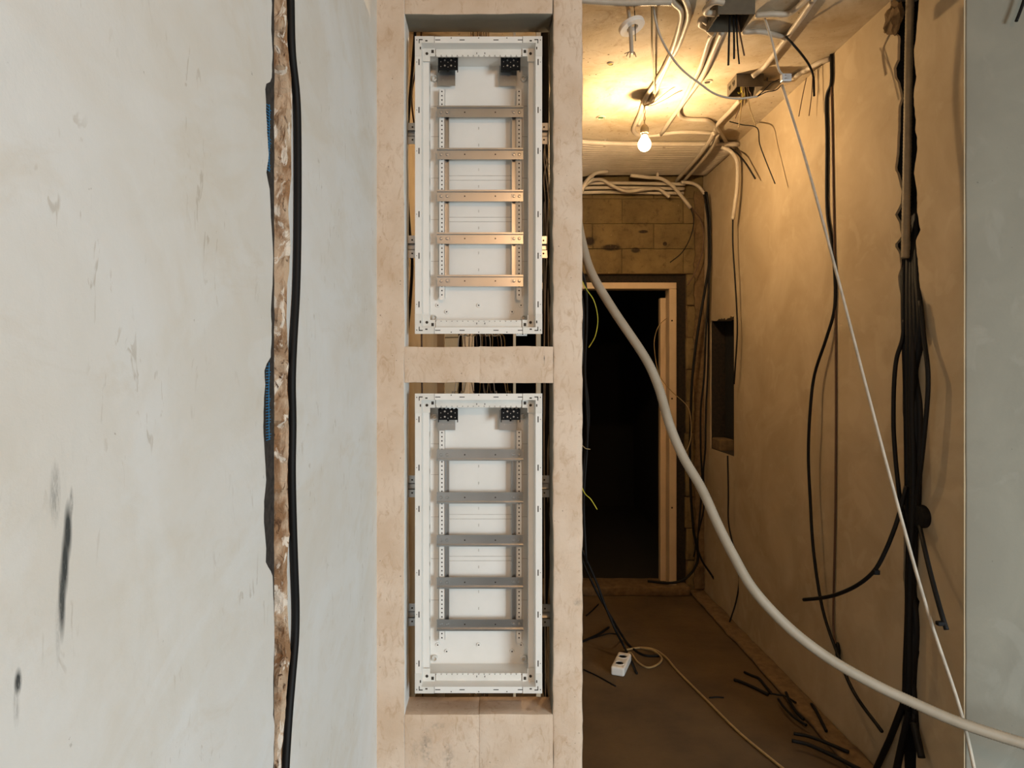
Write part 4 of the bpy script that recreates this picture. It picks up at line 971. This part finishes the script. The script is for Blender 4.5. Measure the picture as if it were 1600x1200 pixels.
cable('flex_cord', [ground(975, 1016, .006), ground(1000, 1012, .006), ground(1022, 1015, .006), ground(1040, 1027, .006), ground(1060, 1050, .006), ground(1100, 1090, .006), ground(1150, 1140, .006), ground(1195, 1178, .006), ground(1260, 1230, .006)], .0052, 'dirty', 'long pale flex running over the floor toward the camera', 'cord')
SCR = (([(1163, 1050), (1174, 1055), (1186, 1060), (1196, 1072), (1205, 1083)], .0075, 'bent black offcut highest in the pile by the wall foot'),
       ([(1147, 1062), (1160, 1066), (1180, 1075), (1200, 1085)], .009, 'black offcut pointing left at the pile of cable scraps'),
       ([(1203, 1083), (1218, 1086), (1228, 1088), (1244, 1098)], .005, 'thin black offcut with a pale core lying across the scraps'),
       ([(1216, 1092), (1225, 1105), (1240, 1120), (1260, 1133)], .007, 'longer black offcut under the middle of the scraps'),
       ([(1228, 1082), (1234, 1096), (1244, 1112), (1255, 1124)], .008, 'stubby black offcut against the mortar strip'),
       ([(1268, 1100), (1275, 1110), (1284, 1128), (1291, 1142)], .008, 'black offcut lying along the foot of the right wall'),
       ([(1240, 1146), (1262, 1150), (1290, 1160), (1326, 1175)], .0085, 'black offcut lying flat at the bottom right of the floor'),
       ([(1237, 1157), (1262, 1163), (1300, 1180), (1345, 1203)], .0095, 'longest black offcut cut by the bottom edge of the photo'),
       ([(908, 1003), (922, 997), (938, 989), (951, 980)], .008, 'dark offcut on the floor close to the pillar foot'),
       ([(912, 1001), (930, 996), (950, 990), (966, 991)], .004, 'thin dark offcut crossing the one at the pillar foot'),
       ([(916, 962), (926, 953), (935, 944)], .005, 'small dark offcut further back beside the pillar'),
       ([(912, 1046), (935, 1057), (962, 1072)], .004, 'thin faint offcut on the floor below the socket'),
       ([(1108, 1090), (1120, 1089), (1131, 1090)], .004, 'tiny dark offcut right of the long pale flex'))
for pts, rr, lab in SCR:
    zz = .0225 if pts[-1][0] in (1255, 1291, 1260, 1326, 1345, 1244) else 0.0
    cable('cable_offcut', [ground(a, b, rr + zz) for a, b in pts], rr * .8, 'cable', lab, 'offcut')
# black cable hanging at the photo's top right corner
cable('power_cable', [P(1642, -108, 1.955), P(1620, -60, 1.955), P(1604, -12, 1.95), P(1596, 12, 1.95), P(1588, 33, 1.95)], .0045, 'cable', 'short black cable end on the grey wall at the top right')

# marks and fixings too small to pick apart singly
for o in S.objects:
    if o.name.split('.')[0] in ('bar_notches', 'corner_slots', 'flange_slots', 'panel_rib', 'side_louvre', 'terminal_screws', 'bracket_screws', 'bracket_holes', 'plate_holes', 'fixing_holes'):
        o['kind'] = 'stuff'
